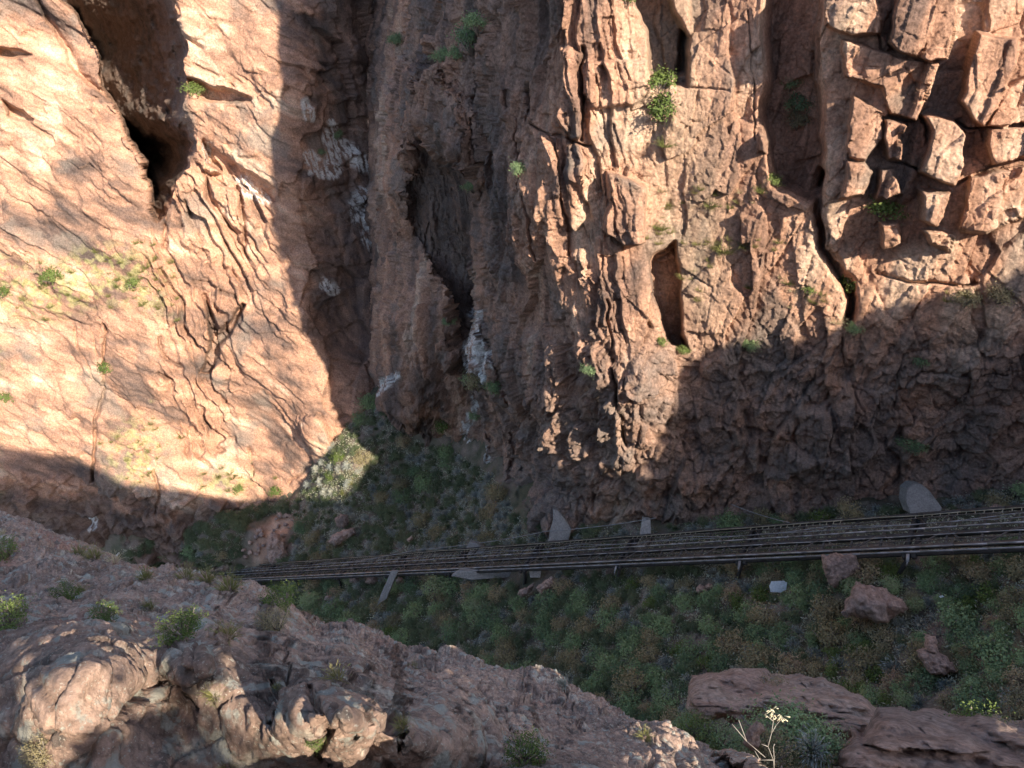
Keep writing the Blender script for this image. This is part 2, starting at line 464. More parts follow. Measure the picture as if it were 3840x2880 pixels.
    wv = np.stack([fbm(P / 6.0, 3, 3), fbm(P / 6.0, 3, 4), fbm(P / 6.0, 3, 5)], -1)
    d = 1.6 * fbm(P / 22.0, 2, 11)
    rib = np.stack([P[..., 0], P[..., 1], P[..., 2] * 0.14], -1)
    d += (0.4 + 1.1 * left) * crag((rib + 0.35 * wv) / 3.2, 20, 0.9, 0.3)
    d += low * (0.9 * facets((P * np.array([1, 1, 0.8]) + 0.3 * wv) / 3.2, 27, 1.1) + 0.35 * facets((P + 0.2 * wv) / 1.2, 29, 1.1))
    d += 0.55 * left * blocks((P * np.array([1, 1, 0.6]) + 0.2 * wv) / 1.4, 28, 1.0, 0.05, 0.05)
    d += (0.9 + 0.4 * left) * facets((pv + 0.5 * wv) / 6.5, 21, 1.0)
    d += (0.2 + 0.6 * left) * crag((rib * np.array([1, 1, 2]) + 0.25 * wv) / 1.3, 24, 0.9, 0.25)
    d += 0.50 * facets((P * np.array([1, 1, 0.5]) + 0.35 * wv) / 2.6, 22, 1.0)
    d += 0.34 * crag((P * np.array([1, 1, 0.7]) + 0.2 * wv) / 1.2, 23, 0.9, 0.25)
    d += 0.10 * facets((P * np.array([1, 1, 0.7]) + 0.2 * wv) / 0.6, 26, 1.0)
    d += 0.10 * fbm(P / 0.8, 3, 25)
    d *= 1 - 0.6 * sstep(poly_sd(qx, qy, [(1604, 515), (1743, 630), (1780, 700), (1784, 1180), (1708, 1300), (1640, 1064), (1560, 900), (1500, 690)]) / 20)
    gx_ = np.abs(np.gradient(yw, axis=1) / np.gradient(px, axis=1)); gy_ = np.abs(np.gradient(yw, axis=0) / STEP)
    P = P + n * (d / (1 + (gx_ / 0.45) ** 2 + (gy_ / 0.3) ** 2))[..., None]
    col = granite(P, 51, (0.1, 0.1, 1), 0.06)
    # paler buff rock between the ribs, orange sheltered faces
    buff = sstep(1 - np.abs(px - (2560 + 0.10 * (py - 600))) / 260) * sstep((1000 - np.abs(py - 500)) / 500)
    col = col * (1 - 0.35 * buff[..., None]) + np.array([0.52, 0.42, 0.31]) * 0.35 * buff[..., None]
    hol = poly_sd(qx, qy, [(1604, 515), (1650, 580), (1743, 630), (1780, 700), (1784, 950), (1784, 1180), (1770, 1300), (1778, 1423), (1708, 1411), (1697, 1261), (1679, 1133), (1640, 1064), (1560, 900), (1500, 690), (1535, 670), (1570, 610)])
    hk = (0.9 * sstep(hol / 20 * 0.5 + 0.5))[..., None]                # brown varnish of the hollow, darkened further for the overhang's shade
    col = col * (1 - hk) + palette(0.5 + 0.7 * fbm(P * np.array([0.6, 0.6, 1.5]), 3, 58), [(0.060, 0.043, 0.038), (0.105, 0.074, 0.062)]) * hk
    grey = (sstep((2150 - px) / 400) * (0.62 - 0.3 * sstep((1820 - px) / 60)) + 0.7 * low) * (0.75 + 0.6 * fbm(P / 4.0, 3, 59)).clip(0.2, 1.1)  # shade tone put into the colour of the left flank and low face
    col = col * (1 - grey[..., None]) + np.array([0.20, 0.172, 0.158]) * grey[..., None]
    white_streaks(col, qx, qy, [([(1490, 1400), (1450, 1440), (1435, 1480)], 7), ([(1525, 1385), (1500, 1430), (1465, 1490), (1455, 1520)], 6), ([(1780, 1180), (1790, 1300), (1820, 1420)], 16),
        ([(1760, 1300), (1775, 1390)], 10), ([(1840, 1330), (1835, 1400)], 9), ([(1855, 1680), (1860, 1760)], 10), ([(1762, 1500), (1765, 1640)], 7)], P)
    P, col = extend_up(P, n, col, (0.31, 0.12, 1), 14, 4.0)
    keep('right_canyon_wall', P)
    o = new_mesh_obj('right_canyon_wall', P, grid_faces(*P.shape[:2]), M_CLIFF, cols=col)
    tag(o, kind='structure')
    return o

def white_streaks(col, px, py, lines, P):
    br = fbm(P * np.array([1.8, 1.8, 0.16]), 4, 91)
    for pts, w in lines:
        m = sub(px, py, pts, 3 * w)
        d = seg_dist(px[m], py[m], pts)
        k = 0.8 * (sstep(2.2 - d / w) * sstep(br[m] * 2.2 + 0.6))[..., None]
        col[m] = col[m] * (1 - k) + np.array([0.72, 0.72, 0.70]) * k

def build_left_wall():
    px, py = wall_grid(-400, 1600, -300, 2120, STEP)
    yw = tps(B_CTRL, px, py)
    P0 = at_y(px, py, yw)
    n = grid_normals(P0)
    wx = 15 * fbm(P0 / 5.0, 4, 131); wy = 15 * fbm(P0 / 5.0 + 9, 4, 137)
    qx, qy = px + wx, py + wy
    # recess left of the fin; the fin's edge stands proud of it
    ar = np.interp(qy, [-300, 0, 174, 347, 440, 540, 640, 780, 860], [640, 665, 723, 700, 694, 740, 700, 640, 590])
    lf = np.interp(qy, [-300, 0, 60, 150, 300, 430, 520, 600, 700, 780, 830, 860], [150, 235, 285, 335, 390, 430, 480, 540, 562, 565, 590, 640])
    wd = np.maximum(ar - lf, 1.0)
    ar = ar + 20 * fbm(P0 / 3.5, 4, 181); lf = lf + 16 * fbm(P0 / 3.5 + 4, 4, 183); wd = np.maximum(ar - lf, 1.0)
    d = (ar - qx)
    yw += np.where((d > 0) & (d < wd), np.interp(qy, [450, 600], [0.27, 0.55]) * np.maximum(d, 0) * sstep((wd - d) / 14) * sstep((870 - qy) / 30), 0)
    for pts, dd, sf in (
        ([(765, 525), (850, 590), (950, 655), (1040, 712), (1035, 755), (950, 720), (860, 665), (780, 600)], 4.5, 10),
        ([(712, 300), (800, 325), (890, 345), (955, 378), (880, 384), (790, 372), (725, 345)], 4.5, 10),
        ([(0, 178), (60, 182), (118, 205), (60, 215), (0, 212)], 3.0, 8),
        ([(20, 378), (70, 395), (130, 440), (75, 455), (30, 430)], 2.5, 8),
        ([(780, 640), (840, 650), (900, 690), (905, 720), (830, 700)], 3.0, 8),
        ([(770, 1100), (800, 1170), (835, 1245), (900, 1145), (912, 1150), (865, 1260), (820, 1330), (800, 1380), (765, 1395), (790, 1310), (815, 1270), (790, 1210)], 3.5, 8)):
        stamp(yw, qx, qy, pts, dd, sf)
    for pts, dd, w in (
        (Z(1, (250, 0), (340, 180), (420, 320), (480, 430), (560, 500), (650, 560), (720, 640)), 4.0, 16),
        (Z(1, (1160, 0), (1200, 160), (1240, 250), (1340, 320)), 2.0, 8), (Z(1, (1250, 400), (1400, 470), (1560, 560)), 1.4, 6),
        (Z(1, (1340, 1100), (1370, 1300), (1460, 1420), (1540, 1520)), 3.0, 12), (Z(1, (1220, 1300), (1250, 1480), (1300, 1560)), 2.0, 12),
        (Z(1, (1560, 1220), (1600, 1400), (1570, 1640)), 3.0, 13), (Z(1, (1110, 1300), (1100, 1600)), 2.0, 12),
        ([(405, 1210), (415, 1310), (395, 1430), (385, 1500), (375, 1600), (365, 1700), (348, 1800)], 2.4, 7),
        ([(590, 1750), (610, 1830), (600, 1900)], 2.0, 7), ([(610, 1390), (650, 1420)], 1.8, 7), ([(605, 1270), (640, 1330), (690, 1355)], 2.0, 8),
        ([(715, 1630), (750, 1700), (790, 1740)], 2.0, 7), ([(940, 1670), (955, 1780)], 2.0, 7), ([(1075, 1820), (1130, 1780)], 1.6, 8),
        ([(285, 1230), (320, 1350), (380, 1450)], 0.9, 7), ([(340, 1180), (380, 1340)], 0.8, 6), ([(860, 1420), (920, 1450)], 1.2, 6),
        ([(895, 1060), (840, 1010)], 2.0, 9), ([(820, 1090), (880, 1130)], 1.6, 8)):
        groove(yw, qx, qy, pts, dd * 0.55, w * 0.75)
    rz = sstep(poly_sd(qx, qy, [(660, 500), (800, 540), (1030, 730), (1000, 900), (930, 1150), (900, 1350), (870, 1690), (690, 1700), (640, 1500), (600, 1250), (560, 1000), (620, 700)]) / 90 + 0.5)
    for per, amp, sl, sd_ in ((62, 2.6, 0.45, 141), (27, 1.0, 0.40, 143)):
        tt = (qx - sl * qy) / per + 0.9 * fbm(P0 / 9.0, 3, sd_)
        fr = tt - np.floor(tt)
        k_ = hsh(np.floor(tt).astype(np.int64), np.floor(qy / 190 + 0.37 * np.floor(tt)).astype(np.int64), 0 * np.floor(tt).astype(np.int64), sd_)
        yw += rz * amp * (0.25 + 0.75 * (k_ & np.uint32(255)) / 255.0) * np.minimum(fr, (1 - fr) * 9)
    # long diagonal ledges across the slab
    for per, amp, sl, sd_ in ((170, 0.7, -0.62, 145), (58, 0.18, -0.55, 147)):
        tt = (qy + sl * qx) / per + 0.8 * fbm(P0 / 14.0, 3, sd_)
        fr = tt - np.floor(tt)
        yw += sstep((1080 - px) / 100) * (1 - rz) * amp * sstep(0.5 + 1.3 * fbm(P0 / 16.0, 2, sd_ + 1)) * np.minimum(1 - fr, fr * 9)
    P = at_y(px, py, yw)
    wv = np.stack([fbm(P / 8.0, 3, 103), fbm(P / 8.0, 3, 104), fbm(P / 8.0, 3, 105)], -1)
    # foliation: plates that dip to the right
    ca, sa = math.cos(0.55), math.sin(0.55)
    u = P[..., 0] * ca - P[..., 2] * sa; v = P[..., 0] * sa + P[..., 2] * ca
    F = np.stack([u / 3.4, P[..., 1] / 4.0, v], -1)
    gul = sstep((px - 1080) / 120)
    dsp = 1.6 * fbm(P / 26.0, 2, 111)
    dsp += 3.0 * crag((F * np.array([1, 1, 0.8]) + 0.8 * wv) / 9.0, 120, 0.9, 0.35)
    big = sstep(fbm(P / 14.0, 2, 119) * 1.6 + 0.5)                     # some areas are shattered, others are clean sheets
    vj = np.stack([P[..., 0] + 0.25 * P[..., 2], P[..., 1], P[..., 2] * 0.22], -1)
    dsp += 1.3 * big * crag((vj + 0.6 * wv) / 3.6, 118, 0.9, 0.35)
    dsp += (0.25 + 0.35 * big) * blocks((F + 0.7 * wv) / 3.0, 121, 0.9, 0.03, 0.05)
    dsp += (0.2 + 0.4 * big) * crag((F + 0.4 * wv) / 1.5, 122, 0.9, 0.3)
    dsp += (0.08 + 0.12 * big) * blocks((F * np.array([1.2, 1, 1]) + 0.3 * wv) / 0.8, 123, 1.0, 0.05, 0.05)
    dsp += 0.12 * fbm(P / 1.0, 3, 125)
    base = sstep((py - 1740 - 0.10 * px) / 60) * sstep((1150 - px) / 150)
    dsp += base * (1.6 * facets((P * np.array([1, 1, 1.3]) + 0.5 * wv) / 4.0, 128, 1.0) + 0.7 * facets(P / 1.7, 129, 1.0))
    dsp += gul * 1.5 * facets((P * np.array([1, 1, 0.4])) / 6.0, 127, 0.8)
    gx_ = np.abs(np.gradient(yw, axis=1) / STEP); gy_ = np.abs(np.gradient(yw, axis=0) / STEP)
    dsp *= 1 - 0.4 * sstep((ar - qx) / 20) * sstep((qx - lf) / 15) * sstep((850 - py) / 60)
    P = P + n * (dsp / (1 + (gx_ / 0.5) ** 2 + (gy_ / 0.5) ** 2))[..., None]
    col = granite(P, 151, (ca, 0.2, -sa), 0.10)
    # grass on the ledges of the slab
    gr = sstep(1.25 - np.abs(py - (1060 + 40 * np.sin(px / 90))) / 130) * sstep((720 - px) / 200) + sstep(1.2 - np.hypot((px - 520) / 130, (py - 1690) / 150)) + 0.8 * sstep(1.2 - np.hypot((px - 850) / 140, (py - 1800) / 60)) + 0.7 * sstep((40 - px) / 80) * sstep((py - 900) / 200)
    g = (np.clip(gr, 0, 1) * sstep(fbm(P / 1.6, 4, 161) * 2.2 + 0.35))[..., None] * 0.75
    col = col * (1 - g) + palette(0.5 + 0.8 * fbm(P / 0.8, 3, 163), [(0.20, 0.22, 0.07), (0.36, 0.33, 0.15), (0.42, 0.37, 0.2)]) * g
    bk = (0.75 * sstep(fbm(P / 6.0, 3, 177) + (py - 1800 - 0.08 * px) / 90) * sstep((1150 - px) / 150))[..., None]       # cliff foot painted darker to deepen its shade
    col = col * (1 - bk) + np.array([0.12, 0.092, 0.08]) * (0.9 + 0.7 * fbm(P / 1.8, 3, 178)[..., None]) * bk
    ck = (0.8 * sstep((ar - qx) / 30) * sstep((qx - lf) / 20) * sstep((840 - py) / 80))[..., None]  # chute rock coloured dark grey to carry the chute's shade
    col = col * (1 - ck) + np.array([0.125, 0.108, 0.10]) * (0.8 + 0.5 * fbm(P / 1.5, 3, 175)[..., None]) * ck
    # dark water-stained rock in the gully
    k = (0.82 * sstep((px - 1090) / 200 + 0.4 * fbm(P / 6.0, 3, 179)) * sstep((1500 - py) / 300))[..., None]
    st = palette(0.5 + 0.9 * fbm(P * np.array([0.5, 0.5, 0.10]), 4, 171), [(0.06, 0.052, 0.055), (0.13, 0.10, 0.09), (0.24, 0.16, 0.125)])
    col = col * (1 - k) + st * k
    white_streaks(col, qx, qy, [(Z(1, (2140, 880), (2150, 1000), (2160, 1080)), 18), (Z(1, (2000, 1010), (2040, 1040)), 16), (Z(1, (2090, 1110), (2140, 1130), (2030, 1130)), 12),
        (Z(1, (1960, 660), (1990, 760)), 11), (Z(1, (2150, 790), (2180, 810)), 10), (Z(2, (0, 940), (70, 1000), (120, 1080)), 16), (Z(2, (200, 1080), (240, 1180)), 15),
        (Z(2, (130, 1270), (90, 1350), (160, 1450), (190, 1560)), 22), (Z(2, (230, 0), (240, 180)), 26), (Z(2, (330, 30), (340, 200)), 14), (Z(2, (350, 1540), (360, 1600)), 9),
        (Z(2, (160, 1540), (220, 1590), (300, 1640)), 9), (Z(5, (270, 420), (280, 520)), 12), (Z(4, (2140, 180), (2180, 230)), 14),
        (Z(1, (1345, 950), (1360, 1020)), 10), (Z(1, (1590, 1180), (1640, 1240), (1720, 1280)), 16), (Z(7, (570, 70), (590, 110)), 9)], P)
    P, col = extend_up(P, n, col, (0, 0.47, 1), 12, 4.0)
    keep('left_canyon_wall', P)
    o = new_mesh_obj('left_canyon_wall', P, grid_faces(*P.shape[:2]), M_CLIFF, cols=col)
    tag(o, kind='structure')
    return o

# ---- the incline track's axis (needed by the gully floor)
TR = at_d(3840, 1978, 55.0); TL = at_d(790, 2158, 165.0)
def track_point(t): return TR + np.asarray(t)[..., None] * (TL - TR)
TDIR = (TL - TR) / np.linalg.norm(TL - TR)
TLEN = np.linalg.norm(TL - TR)
CROSS = np.array([-TDIR[1], TDIR[0], 0.0]); CROSS /= np.linalg.norm(CROSS)
if CROSS[1] > 0: CROSS = -CROSS                # points to the viewpoint's side
TUP = np.cross(TDIR, CROSS); TUP = TUP if TUP[2] > 0 else -TUP

def floor_ctrl():
    c = []
    for t in np.linspace(-0.12, 1.15, 14):
        P = track_point(t) - np.array([0, 0, 3.4])
        X, Y, _ = project(P); c.append((X, Y, P[1]))
    nrm = TUP
    P0 = TR - np.array([0, 0, 2.6])
    for X, Y, k in ((3840, 2300, 1.0), (3840, 2600, 0.95), (3840, 2950, 0.84), (4300, 2500, 0.95), (3300, 2450, 1.0), (3000, 2700, 0.93), (3000, 2950, 0.84), (2300, 2400, 1.0),
                    (2300, 2700, 0.97), (2300, 2950, 0.9), (4800, 2300, 1.0), (4800, 2700, 0.92), (4800, 3250, 0.85), (3840, 3300, 0.80), (3000, 3300, 0.80), (2300, 3300, 0.85), (1500, 2400, 1.0), (1500, 2700, 0.97), (1000, 2350, 1.0), (700, 2500, 1.0)):
        a, cy, cz = rays(X, Y); dr = np.array([a, cy, cz])
        s = (nrm @ P0) / (nrm @ dr) * k
        c.append((X, Y, cy * s))
    c += [(100, 1600, 135), (500, 1650, 132), (900, 1600, 130), (1130, 1600, 122), (1130, 1780, 106), (1440, 1500, 109), (1230, 1680, 103), (1300, 1590, 107), (1480, 1650, 101),
          (1500, 1760, 97), (1600, 1690, 97), (1740, 1690, 91), (1880, 1800, 76.5), (1700, 1850, 84), (1930, 1940, 66), (3000, 1935, 50.5), (3500, 1885, 48), (3840, 1840, 46.5), (4300, 1800, 45), (2400, 1960, 55.5)]
    for x, y, d in ((950, 1905, 0.5), (700, 2000, 0.5), (500, 2075, 0.5), (950, 1990, 6), (750, 2080, 5), (200, 2080, -4), (200, 1950, -8), (600, 1860, -8), (1100, 1880, 3)):
        c.append((x, y, SLAB(y) - d))
    return c
F_CTRL = floor_ctrl()

def build_floor():
    px, py = wall_grid(-100, 4800, 1440, 3300, 6.0)
    yw = tps(F_CTRL, px, py)
    a, cy, cz = rays(px, py)
    P = at_y(px, py, yw)
    d = 0.8 * fbm(P / 7.0, 4, 201) + 0.35 * blocks(P / 1.6, 203, 0.8, 0.3) + 0.15 * fbm(P / 0.6, 3, 205)
    P = P + np.array([0, -0.3, 1.0]) * d[..., None]
    t = 0.5 + 0.6 * fbm(P / 3.0, 4, 211)
    col = palette(t, [(0.065, 0.07, 0.045), (0.11, 0.105, 0.07), (0.17, 0.14, 0.11), (0.26, 0.20, 0.165)])
    bare = np.clip(sstep(1.2 - np.hypot((px - 1040 + 0.5 * (py - 2000)) / 90, (py - 2010) / 150)), 0, 1)[..., None]
    col = col * (1 - bare) + granite(P, 221, (0, 0, 1), 0.1) * bare
    keep('gully_floor', P)
    o = new_mesh_obj('gully_floor', P, grid_faces(*P.shape[:2]), M_SOIL, cols=col)
    tag(o, kind='structure')
    return o

# ---- near slope below the viewpoint
N_CTRL = [(-300, 2880, 3.1), (0, 2880, 3.0), (600, 2880, 2.92), (1200, 2880, 2.95), (1500, 2880, 3.05), (1800, 2880, 3.8), (2400, 2880, 6.0), (2900, 2880, 8.5), (-300, 3200, 2.6), (600, 3200, 2.5), (1800, 3200, 2.8), (2900, 3200, 5),
          (-300, 2500, 3.6), (0, 2500, 3.4), (600, 2520, 3.3), (1000, 2560, 3.15), (1400, 2620, 3.2), (1800, 2700, 4.8), (2300, 2770, 7.8),
          (200, 2390, 3.75), (600, 2400, 3.75), (700, 2640, 3.25), (900, 2470, 3.6), (1300, 2540, 3.9), (1650, 2640, 4.6),
          (0, 2310, 4.9), (500, 2320, 4.8), (950, 2400, 5.0), (1300, 2460, 6.5), (1700, 2560, 8.0),
          (-300, 2250, 6.6), (0, 2250, 6.4), (500, 2255, 6.4), (300, 2190, 8.8), (800, 2270, 8.0), (1050, 2340, 8.5),
          (-2600, 3200, 3.0), (-2600, 2880, 3.8), (-2600, 2500, 5.0), (-2600, 2250, 7.0), (-2600, 1900, 12), (-2600, 1430, 19), (-1200, 3200, 2.8), (-1200, 2880, 3.4), (-1200, 2500, 4.4), (-1200, 2250, 6.8), (-1200, 1690, 18),
          (-400, 1900, 17), (0, 1950, 17), (300, 2040, 17), (500, 2115, 17.5), (800, 2155, 19), (1000, 2240, 17), (1200, 2345, 15.5), (1500, 2435, 14.5), (1800, 2500, 13.5), (2050, 2530, 13), (2350, 2670, 12), (2620, 2775, 11), (2880, 2890, 10), (3100, 3000, 9)]
CREST = [(-2600, 1430), (-1200, 1690), (-400, 1850), (0, 1948), (90, 1965), (190, 2010), (330, 2050), (430, 2098), (520, 2112), (620, 2128), (720, 2132), (800, 2158), (880, 2170), (960, 2215), (1010, 2260), (1120, 2300), (1200, 2340), (1280, 2352), (1400, 2395), (1460, 2440),
         (1540, 2440), (1640, 2475), (1700, 2488), (1820, 2530), (1950, 2545), (2010, 2530), (2090, 2532), (2160, 2590), (2280, 2650), (2360, 2690), (2480, 2740), (2560, 2775), (2640, 2800), (2760, 2850), (2880, 2895), (3200, 3020)]

def build_near():
    xs = np.r_[np.arange(-2600, -400, 11.0), np.arange(-400, 3204, 4.0)]
    w = len(xs)
    cr = np.interp(xs, [p[0] for p in CREST], [p[1] for p in CREST]) + np.interp(xs, [-400, 500, 800, 1050, 1400, 3200], [10, 14, 44, 26, 10, 10])
    nrow = 300
    t = np.linspace(0, 1, nrow) ** 0.9                  # 0 bottom .. 1 crest
    px = np.repeat(xs[None], nrow, 0)
    py = 3250 + (cr[None] - 3250) * t[:, None]
    Q = at_d(px, py, np.maximum(tps(N_CTRL, px, py), 1.8))
    sl = np.linalg.norm(np.diff(Q, axis=0), axis=-1) / np.maximum(np.linalg.norm(Q[1:], axis=-1), 1) ** 0.6
    arc = np.concatenate([np.zeros((1, w)), np.cumsum(sl, 0)]); arc /= arc[-1:]
    nrow = 620
    tt = np.linspace(0, 1, nrow)
    py = np.stack([np.interp(tt, arc[:, c], py[:, c]) for c in range(w)], 1)
    px = np.repeat(xs[None], nrow, 0)
    D = tps(N_CTRL, px, py)
    D = np.maximum(D, 1.8)
    P0 = at_d(px, py, D)
    qx = px + 12 * fbm(P0 * 2, 3, 301); qy = py + 12 * fbm(P0 * 2 + 7, 3, 303)
    lump = np.zeros_like(D)
    for pts, d, sf in (
        # (outline, metres towards the viewer, softness)
        ([(1860, 2660), (2000, 2640), (2030, 2760), (1920, 2790), (1850, 2740)], 0.3, 14),
        ([(2000, 2530), (2090, 2532), (2130, 2600), (2080, 2640), (2000, 2600)], 0.4, 12),
        ([(1060, 2440), (1280, 2430), (1420, 2470), (1440, 2540), (1250, 2560), (1080, 2530)], 0.35, 14)):
        stamp(lump, qx, qy, pts, d, sf)
    for pts, d, wd in (
        ([(1025, 2560), (1035, 2640), (1010, 2690), (985, 2740)], -0.5, 9), ([(1160, 2600), (1200, 2680), (1230, 2760), (1190, 2830), (1230, 2880)], -0.6, 16), ([(1510, 2680), (1520, 2760), (1495, 2810)], -0.4, 7),
        ([(1890, 2740), (1900, 2780), (2010, 2790), (2110, 2780)], -0.5, 9), ([(2140, 2610), (2190, 2670), (2170, 2730)], -0.6, 12), ([(1820, 2590), (1820, 2700), (1900, 2760)], -0.3, 7),
        ([(600, 2560), (700, 2560), (790, 2640)], -0.2, 8), ([(1680, 2600), (1690, 2640)], -0.25, 6)):
        groove(lump, qx, qy, pts, d * 0.4, wd * 0.8)
    P = at_d(px, py, np.maximum(D - lump, 1.6))
    n = grid_normals(P0)
    # beyond the crest the slope rolls over and drops away
    m = 120
    k = (np.linspace(0, 1, m + 1)[1:] ** 2.2)[:, None, None]
    drop = np.concatenate([0.0 * k, 10 * k, -34 * k ** 1.3 - 2 * k], -1)
    P = np.concatenate([P, P[-1:] + drop]); n = np.concatenate([n, np.repeat(n[-1:], m, 0)])
    scl = np.clip(np.linalg.norm(P, axis=-1) / 9.0, 0.35, 1.6)
    wv = np.stack([fbm(P / 1.5, 3, 311), fbm(P / 1.5, 3, 312), fbm(P / 1.5, 3, 313)], -1)
    d = scl * (0.26 * fbm(P / 3.2, 3, 321) + 0.17 * crag((P * np.array([0.7, 0.8, 1]) + 0.25 * wv) / 1.3, 322, 0.8, 0.2)
               + 0.11 * crag((P + 0.22 * wv) / 0.45, 323, 0.8, 0.22) + 0.085 * crag((P + 0.08 * wv) / 0.16, 324, 0.8, 0.25) + 0.030 * fbm(P / 0.10, 3, 325, 0.6)) - 0.14 * scl + 0.022 * crag(P / 0.07, 326, 0.8, 0.3) + 0.008 * fbm(P / 0.03, 3, 328)
    for sc_, dp, cw_, sd_ in ((0.85, 0.10, 0.035, 351), (0.33, 0.045, 0.045, 353)):
        F1, F2, ID, DD = worley((P * np.array([0.8, 0.8, 1]) + 0.25 * wv) / sc_, sd_)
        d -= dp * np.exp(-((F2 - F1) / cw_) ** 2) * np.clip(scl * 1.6, 0, 1)
    d -= d[:-m].mean()
    d[-m:] *= (1 - np.linspace(0, 1, m)) [:, None]
    P = P + n * d[..., None]
    t = 0.46 + 0.45 * fbm(P / 1.1, 4, 331) + 0.35 * fbm(P / 0.12, 3, 333)
    col = palette(t, [(0.17, 0.135, 0.116), (0.27, 0.21, 0.178), (0.36, 0.272, 0.225), (0.46, 0.345, 0.28)])
    redp = sstep(fbm(P / 1.7 + 3, 3, 335) * 3 - 0.9)[..., None] * 0.6
    col = col * (1 - redp) + np.array([0.33, 0.19, 0.15]) * redp
    for sc_, thr, cc, sd_ in ((0.30, 0.52, (0.44, 0.43, 0.38), 341), (0.09, 0.70, (0.48, 0.46, 0.40), 343), (0.7, 0.72, (0.33, 0.36, 0.32), 345)):
        lk = (sstep((fbm(P / sc_, 4, sd_, 0.6) - thr) * 5 + 0.5) * 0.8)[..., None]
        col = col * (1 - lk) + np.array(cc) * lk
    keep('near_slope', P)
    kb = np.linspace(1, 0, 31)[:-1][:, None, None]      # and the lower edge back and up towards the rim behind the viewpoint
    bx = P[:1] + np.concatenate([0.5 * kb * P[:1, :, :1], np.broadcast_to(-6.0 * kb, (30, P.shape[1], 1)), np.broadcast_to(2.4 * kb, (30, P.shape[1], 1))], -1)
    bx = bx + (0.25 * np.minimum(kb * 4, 1)) * np.stack([0 * bx[..., 0], 0 * bx[..., 0], fbm(bx / 1.2, 3, 371)], -1)
    P = np.concatenate([bx, P]); col = np.concatenate([np.repeat(col[:1], 30, 0), col])
    col = col * np.array([1.08, 0.98, 0.93])
    nb = 26                                             # carry the right-hand end down into the gully
    ks = (np.arange(1, nb + 1) / nb)[None, :, None]
    ex = P[:, -1:] + np.concatenate([7 * ks, 2.5 * ks, -42 * ks ** 1.2], -1) + 0.5 * np.stack([gnoise((P[:, -1:] + 30 * ks) / 2.0 + j, 361 + j) for j in range(3)], -1)
    P = np.concatenate([P, ex], 1); col = np.concatenate([col, np.repeat(col[:, -1:], nb, 1)], 1)
    o = new_mesh_obj('near_slope', P, grid_faces(*P.shape[:2])[:, ::-1], M_NEAR, cols=col)
    tag(o, kind='structure')
    return o

# ---- the rim to the right of and behind the viewpoint, whose shadow fills the gully
def build_rim():
    Y0 = -5.0
    bound_A = [(2290, 1775), (2400, 1790), (2520, 1745), (2565, 1640), (2600, 1500), (2570, 1400), (2650, 1310), (2760, 1280), (2950, 1275), (3080, 1265), (3200, 1215), (3330, 1150), (3480, 1110), (3640, 1100), (3780, 1050), (3840, 1010), (4000, 960), (4200, 900)]
    bound_B = [(0, 1675), (120, 1690), (240, 1725), (300, 1765), (370, 1805), (500, 1830), (650, 1850), (800, 1880), (950, 1895), (1050, 1880), (1150, 1880), (1300, 1890)]
    pa = np.array(bound_A, float); A = at_y(pa[:, 0], pa[:, 1], tps(A_CTRL, pa[:, 0], pa[:, 1]) - 0.5)
    pb = np.array(bound_B, float); B = at_y(pb[:, 0], pb[:, 1], tps(B_CTRL, pb[:, 0], pb[:, 1]))
    pts = []
    for P in np.concatenate([B, A]):
        s = (Y0 - P[1]) / -L[1]
        Q = P - L * s
        pts.append((Q[0], Q[2]))
    pts = pts[:11] + [(52.0, -8.0), (57.0, -2.5), (61.0, 2.0), (64.5, 3.0)] + pts[13:]
    pts = [(x, z + (1.6 if 12 < x < 50 else 0)) for x, z in pts]
    pts = [(pts[0][0] - 40, pts[0][1] + 6), (pts[0][0] - 15, pts[0][1] + 2)] + pts + [(pts[-1][0] + 30, pts[-1][1] + 6)]
    # dense crest line
    c = np.array(pts); seg = np.r_[0, np.cumsum(np.hypot(*np.diff(c, axis=0).T))]
    s = np.arange(0, seg[-1], 0.5)
    cx = np.interp(s, seg, c[:, 0]); cz = np.interp(s, seg, c[:, 1])
    rows = []
    for k in np.linspace(1, 0, 30)[:-1]:                 # front face, dropping steeply towards the gully
        rows.append(np.stack([cx, np.full_like(cx, Y0 + 14 * k ** 2), cz - (cz + 75) * k ** 1.2], -1))
    for k in np.linspace(0, 1, 30):                      # gentle slope away behind
        rows.append(np.stack([cx, np.full_like(cx, Y0 - 30 * k), cz - 48 * k], -1))
    P = np.stack(rows)
    w = np.ones(len(rows)); w[24:36] = np.abs(np.linspace(-1, 1, 12)) * 0.8 + 0.1
    P[..., 1] += fbm(P / 6.0, 4, 401) * 1.5 * w[:, None]
    P[..., 2] += fbm(P / 5.0 + 5, 4, 403) * 1.2 * w[:, None]
    col = granite(P, 411, (0, 0, 1), 0.0)
    o = new_mesh_obj('canyon_rim', P, grid_faces(*P.shape[:2]), M_CLIFF, cols=col)
    tag(o, kind='structure')
    return o

build_right_wall()
build_left_wall()
build_floor()
build_near()
build_rim()

